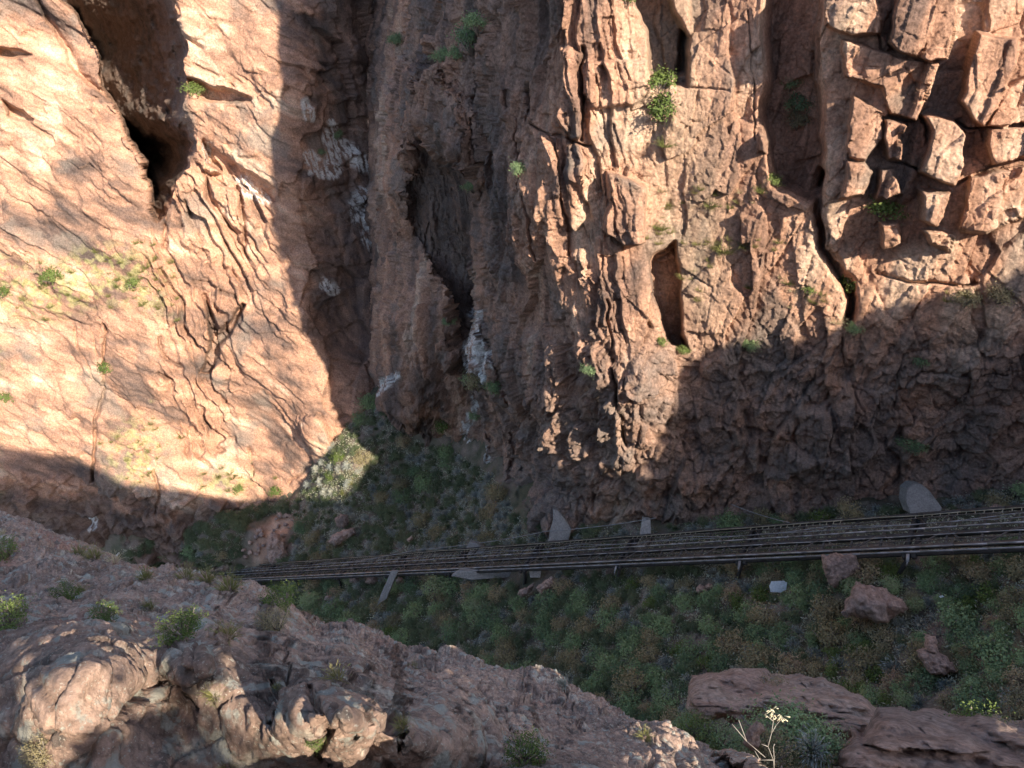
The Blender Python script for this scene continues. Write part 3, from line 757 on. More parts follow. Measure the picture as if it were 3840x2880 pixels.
# ------------------------------------------------------------------ rocks
def rock_px(name, label, cat, poly, D, H, seed, group=None, lean=0.0, mat=None, tone=0.0, rough=1.0, n=70):
    """a boulder: an outline at its own distance, swollen to a closed, fractured body (H metres half-thick)"""
    p = np.array(poly, float)
    x0, y0 = p.min(0) - 14; x1, y1 = p.max(0) + 14
    step = max((x1 - x0), (y1 - y0)) / n
    gx, gy = np.meshgrid(np.arange(x0, x1 + step, step), np.arange(y0, y1 + step, step))
    wob = 0.05 * (x1 - x0)
    q = np.stack([gx, gy, 0 * gx], -1) / (x1 - x0) * 5
    sd = poly_sd(gx + wob * fbm(q, 3, seed), gy + wob * fbm(q + 9, 3, seed), poly)
    S_ = 0.36 * min(x1 - x0, y1 - y0)
    ins = sd > -step * 0.7
    h = H * np.sqrt(np.clip((sd + step * 0.7) / S_, 0.0, 1.0) * (2 - np.clip((sd + step * 0.7) / S_, 0, 1)))
    Dm = D + lean * (gy - (y0 + y1) / 2) / (y1 - y0)
    M = at_d(gx, gy, Dm)
    view = M / np.linalg.norm(M, axis=-1, keepdims=True)
    sc = (x1 - x0) * D / FPX
    wv = np.stack([fbm(M / (0.25 * sc) + k, 3, seed + 40 + k) for k in range(3)], -1)
    nz = (0.16 * crag(M / (0.28 * sc) + seed + 0.3 * wv, seed, 0.9, 0.3) + 0.03 * crag(M / (0.045 * sc) + 0.2 * wv, seed + 4, 0.9, 0.3) + 0.07 * crag(M / (0.11 * sc) + seed, seed + 1, 0.9, 0.3) + 0.05 * fbm(M / (0.2 * sc) + seed, 3, seed + 2)) * sc * rough
    Fm = M - view * (h + np.where(sd > 0, nz * np.clip(sd / (0.15 * S_), 0, 1), 0))[..., None]
    Bm = M + view * (h * 0.8)[..., None]
    hh, ww = gx.shape
    f = grid_faces(hh, ww)
    keepf = ins.reshape(-1)[f].all(1)
    f = f[keepf]
    V = np.concatenate([Fm.reshape(-1, 3), Bm.reshape(-1, 3)])
    N_ = hh * ww
    e = {}
    for a, b in np.concatenate([f[:, [0, 1]], f[:, [1, 2]], f[:, [2, 3]], f[:, [3, 0]]]):
        e[(a, b)] = 1
    rim = [(a, b) for (a, b) in e if (b, a) not in e]
    side = np.array([[b, a, a + N_, b + N_] for a, b in rim])
    Fc = np.concatenate([f, f[:, ::-1] + N_, side])
    used = np.unique(Fc); mp = np.zeros(2 * N_, int); mp[used] = np.arange(len(used))
    V = V[used]; Fc = mp[Fc]
    col = granite(V, seed + 3, (0.3, 0.2, 1), 0.08 + tone)
    col = col * 0.45 + np.array([0.39, 0.31, 0.28]) * 0.55 * (1 + tone) * (0.9 + 0.5 * fbm(V / (0.08 * sc), 3, seed + 7)[:, None])
    c = V.mean(0)
    o = new_mesh_obj(name, V - c, Fc, mat or M_CLIFF, cols=col)
    o.location = c
    return tag(o, label, cat, group)

M_CONC = rock_mat('old_concrete', 2.0, 0.5, 0.1)
def concrete_px(name, label, poly, D, thick, seed, lean=0.0, tone=1.0, parent=None):
    """a cast block: front outline and real thickness"""
    p = np.array(poly, float)
    cy0 = p[:, 1].mean()
    dens = []
    for k in range(len(p)):
        a, b = p[k], p[(k + 1) % len(p)]
        for t in np.linspace(0, 1, 5)[:-1]: dens.append(a + (b - a) * t)
    p = np.array(dens)
    span = p[:, 1].max() - p[:, 1].min() + 1
    front = at_d(p[:, 0], p[:, 1], D + lean * (cy0 - p[:, 1]) / span)
    front += 0.04 * np.stack([gnoise(front * 2 + k, seed + k) for k in range(3)], -1)
    c = front.mean(0)
    back = front + np.array([0.1, 0.75, -0.6]) * thick
    inner = c + (front - c) * 0.93 - np.array([0, 0.06, -0.03]) * thick
    n = len(p)
    V = np.concatenate([inner, front, back, [inner.mean(0)], [back.mean(0)]])
    F = []
    for k in range(n):
        j = (k + 1) % n
        F += [(k, n + k, n + j, j), (n + k, 2 * n + k, 2 * n + j, n + j), (3 * n, k, j, j), (3 * n + 1, 2 * n + j, 2 * n + k, 2 * n + k)]
    me = bpy.data.meshes.new(name)
    me.from_pydata([tuple(v - c) for v in V], [], [tuple(dict.fromkeys(int(i) for i in f)) for f in F])
    at = me.color_attributes.new('rock_colour', 'FLOAT_COLOR', 'POINT')
    r = np.random.default_rng(seed)
    base = np.array([0.30, 0.29, 0.28]) * tone
    for i in range(len(V)):
        at.data[i].color = (*(base * (0.85 + 0.3 * r.random())), 1)
    me.materials.append(M_CONC); me.update()
    o = bpy.data.objects.new(name, me); COL.objects.link(o)
    if parent is None: o.location = c
    else: o.parent = parent; o.location = c
    return tag(o, label, 'concrete block' if label else None)

def fd(px, py): return hit(px, py, ['gully_floor'])[0]

rock_px('boulder', 'biggest pink boulder, broad and flat-topped, among bushes below the track', 'boulder',
        [(3157, 2300), (3175, 2240), (3215, 2180), (3250, 2195), (3300, 2200), (3340, 2220), (3390, 2255), (3405, 2290), (3370, 2310), (3320, 2332), (3270, 2330), (3230, 2310), (3160, 2310)], fd(3280, 2320) - 1.2, 1.6, 501, lean=-2.0, tone=0.1)
rock_px('boulder', 'brown angular boulder wedged directly under the track near its right end', 'boulder',
        [(3080, 2080), (3210, 2075), (3225, 2130), (3200, 2160), (3150, 2185), (3125, 2210), (3095, 2165)], fd(3150, 2190) - 0.8, 1.3, 502, lean=-1.5)
rock_px('boulder', 'pointed pale pink boulder half hidden by olive bushes at the right', 'boulder',
        [(3465, 2375), (3505, 2385), (3520, 2440), (3575, 2490), (3590, 2520), (3540, 2530), (3490, 2530), (3455, 2480), (3435, 2440), (3465, 2430)], fd(3500, 2520) - 0.8, 1.0, 503, lean=-2.0, tone=0.12)
rock_px('boulder', 'wedge-shaped pink boulder with dark underside just below the track', 'boulder',
        [(2010, 2205), (2035, 2180), (2070, 2160), (2085, 2185), (2065, 2205), (2025, 2228)], fd(2040, 2225) - 0.6, 0.8, 504, tone=0.1)
rock_px('boulder', 'small upright pink boulder left of the wedge-shaped one', 'boulder',
        [(1940, 2230), (1945, 2215), (1985, 2195), (2005, 2187), (2003, 2205), (1975, 2230), (1955, 2243)], fd(1970, 2240) - 0.5, 0.6, 505, tone=0.08)
rock_px('boulder', 'roof-shaped grey pink boulder in the grey scrub above the track', 'boulder',
        [(1228, 2030), (1245, 2005), (1300, 1982), (1332, 1980), (1334, 2003), (1290, 2030), (1260, 2052)], fd(1280, 2045) - 0.8, 1.2, 506, tone=0.05)
rock_px('boulder', 'tall smooth pink slab lying in the rockslide above the far end of the track', 'boulder',
        [(1005, 2100), (998, 2050), (1020, 1990), (1055, 2015), (1075, 2060), (1085, 2085), (1060, 2112), (1020, 2118)], fd(1040, 2118) - 1.0, 1.5, 507, tone=0.05)
rock_px('boulder', 'dark grey boulder standing above the roof-shaped boulder', 'boulder',
        [(1255, 1945), (1280, 1925), (1305, 1935), (1310, 1965), (1290, 1985), (1262, 1975)], fd(1285, 1985) - 0.8, 1.0, 508, tone=-0.25)
rock_px('boulder', 'leaning pink boulder in green bushes left of the rockslide', 'boulder',
        [(645, 2115), (650, 2080), (672, 2062), (690, 2075), (680, 2105), (662, 2122)], fd(665, 2120) - 1.0, 1.2, 509, tone=0.05)
rock_px('boulder', 'low pink boulder at the corner between red slide rubble and bushes', 'boulder',
        [(780, 2145), (800, 2125), (850, 2112), (900, 2110), (880, 2130), (830, 2142)], fd(840, 2143) - 0.8, 1.0, 510, tone=0.1)
rock_px('boulder', 'small pale boulder sticking out of grey scrub right of the roof-shaped boulder', 'boulder',
        [(1525, 2025), (1545, 2005), (1550, 2020), (1535, 2037)], fd(1535, 2035) - 0.5, 0.5, 511, tone=0.15)
rock_px('boulder', 'light buff boulder beside the track under the cliff foot at the right', 'boulder',
        [(3705, 1905), (3730, 1890), (3775, 1905), (3760, 1912), (3715, 1912)], fd(3740, 1912) - 0.4, 0.5, 512, tone=0.2)
r5 = [(1160, 2235, 26, 'narrow pink rock in bushes just below the far track'), (1230, 2248, 30, 'pale grey pink rock in bushes beneath the far track'), (1500, 2185, 40, 'grey rock beside the sloping concrete wall'), (1395, 2180, 46, 'grey pink rock under the track left of the sloping concrete wall'), (1170, 2290, 22, 'small upright rock by the crest of the near slope'),
      (1330, 2180, 40, 'dark grey rock under the track in a line of grey rocks'), (2660, 2205, 34, 'pinkish rock below the track beside the grey tall rock'), (2630, 2215, 44, 'tall grey leaning rock in shrubs below the track'), (2290, 2150, 40, 'reddish rock under the near beam of the track')]
for k, (x, y, w_, lab) in enumerate(r5):
    pl = [(x - w_ * .5, y + 4), (x - w_ * .42, y - w_ * .3), (x - w_ * .1, y - w_ * .55), (x + w_ * .3, y - w_ * .42), (x + w_ * .52, y - 2), (x + w_ * .2, y + w_ * .25), (x - w_ * .25, y + w_ * .22)]
    rock_px('rock', lab, 'rock', pl, fd(x, y + w_ * .2) - 0.4, 0.5 * w_ * fd(x, y) / FPX, 520 + 3 * k, n=36)
# red rubble of the slide
rr = np.random.default_rng(5)
for k in range(46):
    t = rr.random()
    x = 1060 - 130 * t + rr.normal(0, 40) * (0.5 + t); y = 1925 + 190 * t + rr.normal(0, 10)
    w_ = rr.uniform(10, 26)
    pl = [(x - w_ * .5, y + 2), (x - w_ * .4, y - w_ * .35), (x, y - w_ * .5), (x + w_ * .45, y - w_ * .3), (x + w_ * .5, y), (x, y + w_ * .3)]
    dd = fd(x, y)
    rock_px('slide_rock', 'reddish broken rock in the rubble slide below the lit slab', 'rock', pl, dd - 0.3, 0.4 * w_ * dd / FPX, 600 + 3 * k, 'broken rocks of the red rubble slide', n=12, tone=0.08)
# outcrops on the near side, lower right
rock_px('rock_outcrop', 'long humped pink outcrop with grassy hollows, standing in the bushes at lower right', 'rock outcrop',
        [(2585, 2560), (2600, 2535), (2660, 2530), (2700, 2520), (2800, 2520), (2900, 2520), (3000, 2525), (3060, 2560), (3140, 2570), (3210, 2610), (3260, 2640), (3300, 2690), (3240, 2760), (3150, 2760), (3080, 2740), (3020, 2700), (2960, 2690), (2900, 2660), (2830, 2700), (2740, 2710), (2640, 2690), (2580, 2670), (2575, 2600)], 36.0, 3.0, 540, lean=-8.0, tone=0.15, rough=1.5, n=230)
rock_px('rock_outcrop', 'rough banded outcrop filling the lower right corner', 'rock outcrop',
        [(3130, 2900), (3160, 2830), (3190, 2760), (3180, 2735), (3210, 2720), (3245, 2740), (3260, 2690), (3300, 2650), (3370, 2640), (3450, 2665), (3520, 2670), (3650, 2680), (3760, 2690), (3900, 2690), (4000, 2800), (3960, 2960), (3500, 2980), (3200, 2960)], 27.0, 3.0, 545, lean=-7.0, tone=0.15, rough=1.5, n=240)
rock_px('rock_outcrop', 'square broken pink rock stack between the dead plant and the humped outcrop', 'rock outcrop',
        [(2785, 2790), (2800, 2740), (2815, 2720), (2835, 2705), (2865, 2715), (2870, 2740), (2850, 2760), (2850, 2800), (2820, 2820)], 24.0, 0.7, 550, tone=0.08, rough=0.6, n=40)

# ------------------------------------------------------------------ concrete
concrete_px('concrete_pier', 'pale tapering concrete pier against the cliff foot above the track', Z(5, (1368, 1658), (1385, 1650)) and [(2073, 1906), (2092, 1914), (2110, 1935), (2128, 1960), (2143, 1984), (2132, 2026), (2056, 2030), (2064, 1984), (2074, 1950)], hit(2100, 2025, ['gully_floor'])[0] - 1.8, 1.6, 701, lean=1.5, tone=0.75)
concrete_px('concrete_slab', 'narrow light grey concrete slab under an overhang at the cliff foot', [(2411, 1944), (2440, 1949), (2441, 2004), (2400, 2009)], hit(2420, 2008, ['gully_floor'])[0] - 1.2, 1.0, 702, lean=1.0, tone=1.0)
concrete_px('concrete_block', 'big grey concrete block with rounded shoulder under the right-hand cliff', [(3398, 1880), (3402, 1835), (3425, 1814), (3455, 1816), (3485, 1840), (3515, 1880), (3532, 1905), (3525, 1925), (3415, 1926)], fd(3470, 1925) - 1.0, 1.8, 703, lean=2.0, tone=0.7)
concrete_px('concrete_wall', 'long sloping concrete wall running down below the far track', [(1466, 2142), (1492, 2144), (1470, 2195), (1449, 2246), (1411, 2274), (1430, 2225)], fd(1440, 2270) - 1.2, 0.8, 704, lean=0.0, tone=0.8)
concrete_px('concrete_footing', 'grey concrete footing poking out above the middle of the track', [(1742, 2064), (1762, 2033), (1790, 2040), (1822, 2054), (1818, 2075), (1745, 2080)], fd(1780, 2072) - 1.6, 1.2, 705, tone=1.0)
concrete_px('concrete_footing', 'long low concrete footing below the middle of the track', [(1692, 2160), (1718, 2142), (1800, 2138), (1900, 2134), (1985, 2132), (1975, 2160), (1880, 2168), (1765, 2174)], fd(1830, 2172) - 1.6, 1.0, 706, tone=0.85)
concrete_px('concrete_footing', 'small squarish concrete footing beside the wedge-shaped boulder', [(1985, 2142), (2000, 2130), (2030, 2140), (2026, 2166), (1988, 2166)], fd(2005, 2166) - 1.3, 0.8, 707, tone=1.1)

# ------------------------------------------------------------------ incline track
def simple_mat(name, colr, rough=0.6, metal=0.0, var=0.35, scale=3.0):
    m = bpy.data.materials.new(name); m.use_nodes = True
    nt = m.node_tree; N = nt.nodes; K = nt.links
    b = N['Principled BSDF']; b.inputs['Roughness'].default_value = rough; b.inputs['Metallic'].default_value = metal
    co = N.new('ShaderNodeTexCoord'); n1 = N.new('ShaderNodeTexNoise'); n1.inputs['Scale'].default_value = scale; n1.inputs['Detail'].default_value = 6
    K.new(co.outputs['Object'], n1.inputs['Vector'])
    r = N.new('ShaderNodeValToRGB')
    r.color_ramp.elements[0].position = 0.3; r.color_ramp.elements[1].position = 0.7
    r.color_ramp.elements[0].color = (*[c * (1 - var) for c in colr], 1); r.color_ramp.elements[1].color = (*[min(1, c * (1 + var)) for c in colr], 1)
    K.new(n1.outputs['Fac'], r.inputs['Fac']); K.new(r.outputs['Color'], b.inputs['Base Color'])
    return m
M_TIMBER = simple_mat('dark_timber', (0.040, 0.036, 0.035), 0.9)
M_STEEL = simple_mat('rusty_steel', (0.085, 0.072, 0.066), 0.6)
M_RAIL = simple_mat('worn_rail_steel', (0.30, 0.29, 0.29), 0.45, 0.4, 0.6, 1.2)
M_PIPE = simple_mat('galvanised_pipe', (0.24, 0.24, 0.25), 0.55, 0.2, 0.4, 1.5)
M_LADDER = simple_mat('faded_yellow_paint', (0.27, 0.25, 0.19), 0.7)
M_WHITE = simple_mat('white_paint', (0.78, 0.80, 0.82), 0.6, 0, 0.08)

def tp(s, c, h):                      # track coordinates: s along (metres from the right end), c across, h up
    return TR + TDIR * s + CROSS * c + TUP * h
def beam_geo(A, B, w, h, up=None):
    A = np.array(A, float); B = np.array(B, float)
    d = (B - A) / np.linalg.norm(B - A)
    up = np.array(up if up is not None else TUP, float)
    x = np.cross(d, up); x /= np.linalg.norm(x); y = np.cross(x, d)
    V = []
    for P in (A, B):
        for sx, sy in ((-1, -1), (1, -1), (1, 1), (-1, 1)): V.append(P + x * sx * w / 2 + y * sy * h / 2)
    F = [(3, 2, 1, 0), (4, 5, 6, 7), (0, 1, 5, 4), (1, 2, 6, 5), (2, 3, 7, 6), (3, 0, 4, 7)]
    return V, F
def beams(name, lst, mat, parent, w=0.2, h=0.2):
    V = []; F = []
    for A, B in lst:
        v, f = beam_geo(A, B, w, h)
        o = len(V); V += v; F += [tuple(i + o for i in q) for q in f]
    return new_mesh_obj(name, np.array(V), np.array(F), mat, parent)
def long_pts(c, h, s0, s1, n, wob, seed, sag=0.0):
    s = np.linspace(s0, s1, n)
    r = np.random.default_rng(seed)
    cc = c + wob * r.normal(size=n); hh = h + wob * r.normal(size=n)
    if sag:
        ph = np.mod(s, 14.7) / 14.7; hh = hh - sag * 4 * ph * (1 - ph); cc = cc + sag * 1.2 * 4 * ph * (1 - ph)
    P = [tp(s[i], cc[i], hh[i]) for i in range(n)]
    return list(zip(P[:-1], P[1:]))

track = bpy.data.objects.new('incline_track', None); COL.objects.link(track)
tag(track, 'long narrow incline railway track of dark beams and bright rails crossing the gully', 'railway track')
S0, S1 = -14.0, TLEN * 1.10
lm = dict()
beams('walkway_beam', long_pts(-2.2, 0, S0, S1, 60, 0.02, 1), M_TIMBER, track, 0.22, 0.28)
beams('handrail', long_pts(-2.0, 0.18, S0, S1, 60, 0.03, 2), M_LADDER, track, 0.06, 0.06)
beams('walkway_edge', long_pts(-1.62, 0.12, S0, S1, 60, 0.03, 3), M_STEEL, track, 0.07, 0.07)
rung = []
rgen = np.random.default_rng(12)
s = S0
while s < S1:
    if math.sin(s * 0.43) > -0.35: rung.append((tp(s, -2.02, 0.14), tp(s, -1.62, 0.13)))
    s += 0.62
rg = beams('walkway_rungs', rung, M_LADDER, track, 0.05, 0.04)
beams('haul_cable', long_pts(-1.35, 0.25, S0, S1, 150, 0.0, 4, 0.22), M_PIPE, track, 0.055, 0.055)
beams('rail', long_pts(-0.32, 0.22, S0, S1, 80, 0.008, 5), M_RAIL, track, 0.08, 0.14)
beams('stringer', long_pts(0.05, -0.12, S0, S1, 60, 0.01, 6), M_TIMBER, track, 0.32, 0.35)
beams('stringer', long_pts(1.42, -0.05, S0, S1, 60, 0.01, 7), M_STEEL, track, 0.26, 0.30)
beams('rail', long_pts(1.70, 0.20, S0, S1, 80, 0.006, 8), M_RAIL, track, 0.09, 0.14)
beams('pipe', long_pts(2.05, 0.06, S0, S1, 80, 0.006, 9), M_PIPE, track, 0.11, 0.11)
beams('stringer', long_pts(1.88, -0.30, S0, S1, 60, 0.01, 10), M_TIMBER, track, 0.30, 0.25)
beams('guard_rail', long_pts(0.42, 0.18, S0, S1, 80, 0.01, 14), M_RAIL, track, 0.06, 0.08)
beams('signal_line', long_pts(-0.9, 0.20, S0, S1, 110, 0.03, 15), M_PIPE, track, 0.045, 0.045)
beams('signal_line', long_pts(0.85, 0.05, S0, S1, 110, 0.03, 16), M_STEEL, track, 0.06, 0.06)
bent0 = (0.05 * TLEN, 14.7)
s = bent0[0] - 14.7
nt = 0
while s < S1:
    for ds in (-0.35, 0.35):
        beams('crossbeam', [(tp(s + ds, -2.45, -0.32), tp(s + ds, 2.3, -0.32))], M_TIMBER, track, 0.30, 0.34)
    for c in (-1.9, 1.7):
        A = tp(s, c, -0.4); beams('trestle_leg', [(A, A + np.array([0, 0, -3.7]))], M_TIMBER, track, 0.3, 0.3)
    Aw = tp(s, 2.15, -0.05); Bw = tp(s, 2.75, -0.25)
    if 0 < s < 45: beams('bracket', [(Aw, Bw), (Bw, Bw + np.array([0.05, -0.05, -0.45]))], M_PIPE, track, 0.22, 0.10)
    for k in range(1, 6):
        sk = s + 14.7 * k / 6
        beams('tie', [(tp(sk, -2.2, -0.22), tp(sk, 1.5, -0.22))], M_STEEL, track, 0.16, 0.16)
        beams('diagonal', [(tp(sk, -2.1, -0.1), tp(sk + 1.2, -0.3, -0.1)), (tp(sk + 1.2, -0.3, -0.1), tp(sk + 2.4, -2.1, -0.1))], M_STEEL, track, 0.07, 0.06)
        if k % 2 == 1:
            hump = [(tp(sk - 1.25, 0.95, -0.05), tp(sk - 0.35, 0.18, 0.12)), (tp(sk - 0.35, 0.18, 0.12), tp(sk + 0.35, 0.18, 0.12)), (tp(sk + 0.35, 0.18, 0.12), tp(sk + 2.0, 1.35, -0.02))]
            beams('brace', hump, M_STEEL, track, 0.10, 0.08)
    s += 14.7
# wires strung beside the track
def wire(label, pts, r=0.03, mat=None):
    P = []
    for (x0, y0, d0), (x1, y1, d1) in zip(pts[:-1], pts[1:]):
        A = at_d(x0, y0, d0); B = at_d(x1, y1, d1)
        for t in np.linspace(0, 1, 13)[:-1]:
            P.append(A + (B - A) * t + np.array([0, 0, -0.02 * np.linalg.norm(B - A)]) * 4 * t * (1 - t))
    P.append(at_d(*pts[-1]))
    o = beams('wire', list(zip(P[:-1], P[1:])), mat or M_PIPE, None, r * 2, r * 2)
    return tag(o, label, 'wire')
wire('thin pale wire strung above the far edge of the track along the cliff foot', [(1180, 2118, 128), (1560, 2062, 108), (2050, 1992, 92), (2460, 1942, 83)], 0.035)
wire('short grey wire drooping from the cliff foot to the track at right', [(2740, 1890, 80), (2960, 1960, 70)], 0.03)

# ------------------------------------------------------------------ small man-made things
def sheet_px(name, label, cat, poly, D, tilt, mat, thick=0.04):
    p = np.array(poly, float); c = at_d(p[:, 0].mean(), p[:, 1].mean(), D)
    n = TUP; n2 = np.array(tilt, float); n2 /= np.linalg.norm(n2)
    V = []
    for x, y in poly:
        a, cy, cz = rays(x, y); dr = np.array([a, cy, cz]); V.append(dr * ((n2 @ c) / (n2 @ dr)))
    V = np.array(V); V2 = V - n2 * thick
    m = len(poly)
    me = bpy.data.meshes.new(name)
    me.from_pydata([tuple(v - c) for v in np.concatenate([V, V2])], [], [tuple(range(m)), tuple(range(2 * m - 1, m - 1, -1))] + [(k, k + m, (k + 1) % m + m, (k + 1) % m) for k in range(m)])
    me.materials.append(mat)
    o = bpy.data.objects.new(name, me); COL.objects.link(o); o.location = c
    return tag(o, label, cat)
M_SHEET = simple_mat('dull_white_sheet', (0.62, 0.68, 0.72), 0.6, 0, 0.15, 6)
sheet_px('sheet', 'bright white sheet lying in the bushes below the track', 'sheet', [(2885, 2198), (2893, 2180), (2940, 2178), (2952, 2185), (2948, 2212), (2930, 2222), (2890, 2220)], fd(2920, 2215) - 1.0, (-0.1, -0.75, 0.7), M_SHEET)
sheet_px('sheet', 'tiny white sheet stuck on the big grey concrete block', 'sheet', [(3477, 1876), (3495, 1864), (3502, 1870), (3490, 1884), (3480, 1882)], fd(3470, 1925) - 0.6, (-0.1, -0.8, 0.6), M_SHEET)
sheet_px('sheet', 'small white scrap beside a dark hole in the bushes at right', 'sheet', [(3522, 2236), (3535, 2232), (3541, 2238), (3526, 2242)], fd(3530, 2240) - 0.9, (-0.1, -0.7, 0.7), M_SHEET)
o = beams('pipe', [(at_d(430, 2092, hit(430, 2092, ['left_canyon_wall'])[0] - 3.0), at_d(447, 2073, hit(430, 2092, ['left_canyon_wall'])[0] - 2.0))], M_WHITE, None, 0.3, 0.3)
tag(o, 'short white pipe end at the cliff foot behind the crest of the near slope', 'pipe')

# ------------------------------------------------------------------ plants
def leaf_mat(name, cols, trans=0.25):
    m = bpy.data.materials.new(name); m.use_nodes = True
    nt = m.node_tree; N = nt.nodes; K = nt.links
    b = N['Principled BSDF']; b.inputs['Roughness'].default_value = 0.7; b.inputs['Specular IOR Level'].default_value = 0.25
    at = N.new('ShaderNodeVertexColor'); at.layer_name = 'leaf_tone'
    oi = N.new('ShaderNodeObjectInfo')
    sp = N.new('ShaderNodeSeparateColor'); K.new(at.outputs['Color'], sp.inputs['Color'])
    ad = N.new('ShaderNodeMath'); ad.operation = 'MULTIPLY_ADD'; ad.inputs[1].default_value = 0.55
    K.new(oi.outputs['Random'], ad.inputs[0])
    m2 = N.new('ShaderNodeMath'); m2.operation = 'MULTIPLY'; m2.inputs[1].default_value = 0.45
    K.new(sp.outputs['Red'], m2.inputs[0]); K.new(m2.outputs['Value'], ad.inputs[2])
    r = N.new('ShaderNodeValToRGB')
    el = r.color_ramp.elements
    while len(el) < len(cols): el.new(0.5)
    for i, c in enumerate(cols):
        el[i].position = i / (len(cols) - 1); el[i].color = (*c, 1)
    K.new(ad.outputs['Value'], r.inputs['Fac']); K.new(r.outputs['Color'], b.inputs['Base Color'])
    tr = N.new('ShaderNodeBsdfTranslucent'); K.new(r.outputs['Color'], tr.inputs['Color'])
    mx = N.new('ShaderNodeMixShader'); mx.inputs['Fac'].default_value = trans
    K.new(b.outputs['BSDF'], mx.inputs[1]); K.new(tr.outputs['BSDF'], mx.inputs[2])
    K.new(mx.outputs['Shader'], N['Material Output'].inputs['Surface'])
    return m
M_GREEN = leaf_mat('green_leaves', [(0.081, 0.125, 0.078), (0.166, 0.241, 0.123), (0.280, 0.374, 0.174), (0.316, 0.300, 0.193)])
M_OLIVE = leaf_mat('olive_leaves', [(0.137, 0.128, 0.078), (0.256, 0.228, 0.127), (0.394, 0.323, 0.183), (0.363, 0.228, 0.183)])
M_SAGE = leaf_mat('sage_blades', [(0.187, 0.216, 0.207), (0.292, 0.331, 0.315), (0.438, 0.453, 0.413), (0.333, 0.322, 0.217)])
M_BRIGHT = leaf_mat('bright_leaves', [(0.075, 0.11, 0.03), (0.12, 0.17, 0.045), (0.19, 0.23, 0.08)])
M_GRASS = leaf_mat('yellow_green_grass', [(0.12, 0.15, 0.045), (0.22, 0.22, 0.08), (0.36, 0.31, 0.15)])
M_DRY = leaf_mat('dry_straw', [(0.42, 0.36, 0.22), (0.56, 0.50, 0.34)])
M_TWIG = simple_mat('grey_twig', (0.22, 0.19, 0.16), 0.9)

def quads_mesh(name, Cn, A, B, tone, mat, extra=None):
    """leaf quads: centres, half-axes A (long) and B (short)"""
    n = len(Cn)
    V = np.stack([Cn - A, Cn + B * 0.9, Cn + A, Cn - B * 0.9], 1).reshape(-1, 3)
    F = np.arange(4 * n).reshape(n, 4)
    T = np.repeat(tone, 4)
    if extra is not None:
        V2, F2 = extra
        F = np.concatenate([F, np.array(F2) + len(V)]); V = np.concatenate([V, V2]); T = np.concatenate([T, np.zeros(len(V2))])
    me = bpy.data.meshes.new(name)
    V = np.ascontiguousarray(V, np.float32); F = np.ascontiguousarray(F, np.int32)
    me.vertices.add(len(V)); me.vertices.foreach_set('co', V.ravel())
    me.loops.add(F.size); me.loops.foreach_set('vertex_index', F.ravel())
    me.polygons.add(len(F)); me.polygons.foreach_set('loop_start', np.arange(0, F.size, 4, dtype=np.int32)); me.polygons.foreach_set('loop_total', np.full(len(F), 4, np.int32))
    mi = np.zeros(len(F), np.int32); mi[n:] = 1
    me.polygons.foreach_set('material_index', mi)
    me.update(calc_edges=True)
    at = me.color_attributes.new('leaf_tone', 'FLOAT_COLOR', 'POINT')
    c4 = np.ones((len(V), 4), np.float32); c4[:, :3] = np.clip(T, 0, 1)[:, None]
    at.data.foreach_set('color', c4.ravel())
    me.materials.append(mat); me.materials.append(M_TWIG)
    return me

def unit(v): return v / (np.linalg.norm(v, axis=-1, keepdims=True) + 1e-9)

def bush_mesh(name, mat, seed, nclump=34, nleaf=26, leaf=0.10, flat=0.75, spread=0.26):
    """a shrub 1 m across: leaf clumps on forking stems, gaps between the clumps"""
    r = np.random.default_rng(seed)
    d = unit(r.normal(size=(nclump, 3))); d[:, 2] = np.abs(d[:, 2]) * 0.95 - 0.12
    rad = 0.5 * r.uniform(0.45, 1.0, nclump) ** 0.6 * (0.75 + 0.5 * r.random(nclump))
    cc = d * rad[:, None] * np.array([1, 1, flat]) + np.array([0, 0, 0.32])
    Cn = (cc[:, None] + r.normal(size=(nclump, nleaf, 3)) * spread * 0.42 * r.uniform(0.5, 1.2, (nclump, 1, 1))).reshape(-1, 3)
    n = len(Cn)
    nor = unit(unit(Cn - np.array([0, 0, 0.2])) + r.normal(size=(n, 3)) * 0.7)
    A = unit(np.cross(nor, r.normal(size=(n, 3)))); B = np.cross(nor, A)
    ln = leaf * r.uniform(0.45, 1.0, n)
    tone = np.repeat(r.random(nclump), nleaf) * 0.7 + r.random(n) * 0.3
    SV = []; SF = []
    for c in cc[:: 2]:
        v, f = beam_geo((0, 0, -0.15), c, 0.022, 0.022, (0.3, 0.8, 0.1)); o = len(SV); SV += v; SF += [tuple(i + o for i in q) for q in f]
    return quads_mesh(name, Cn, A * (ln * 0.62)[:, None], B * (ln * 0.42)[:, None], tone, mat, (np.array(SV), SF))

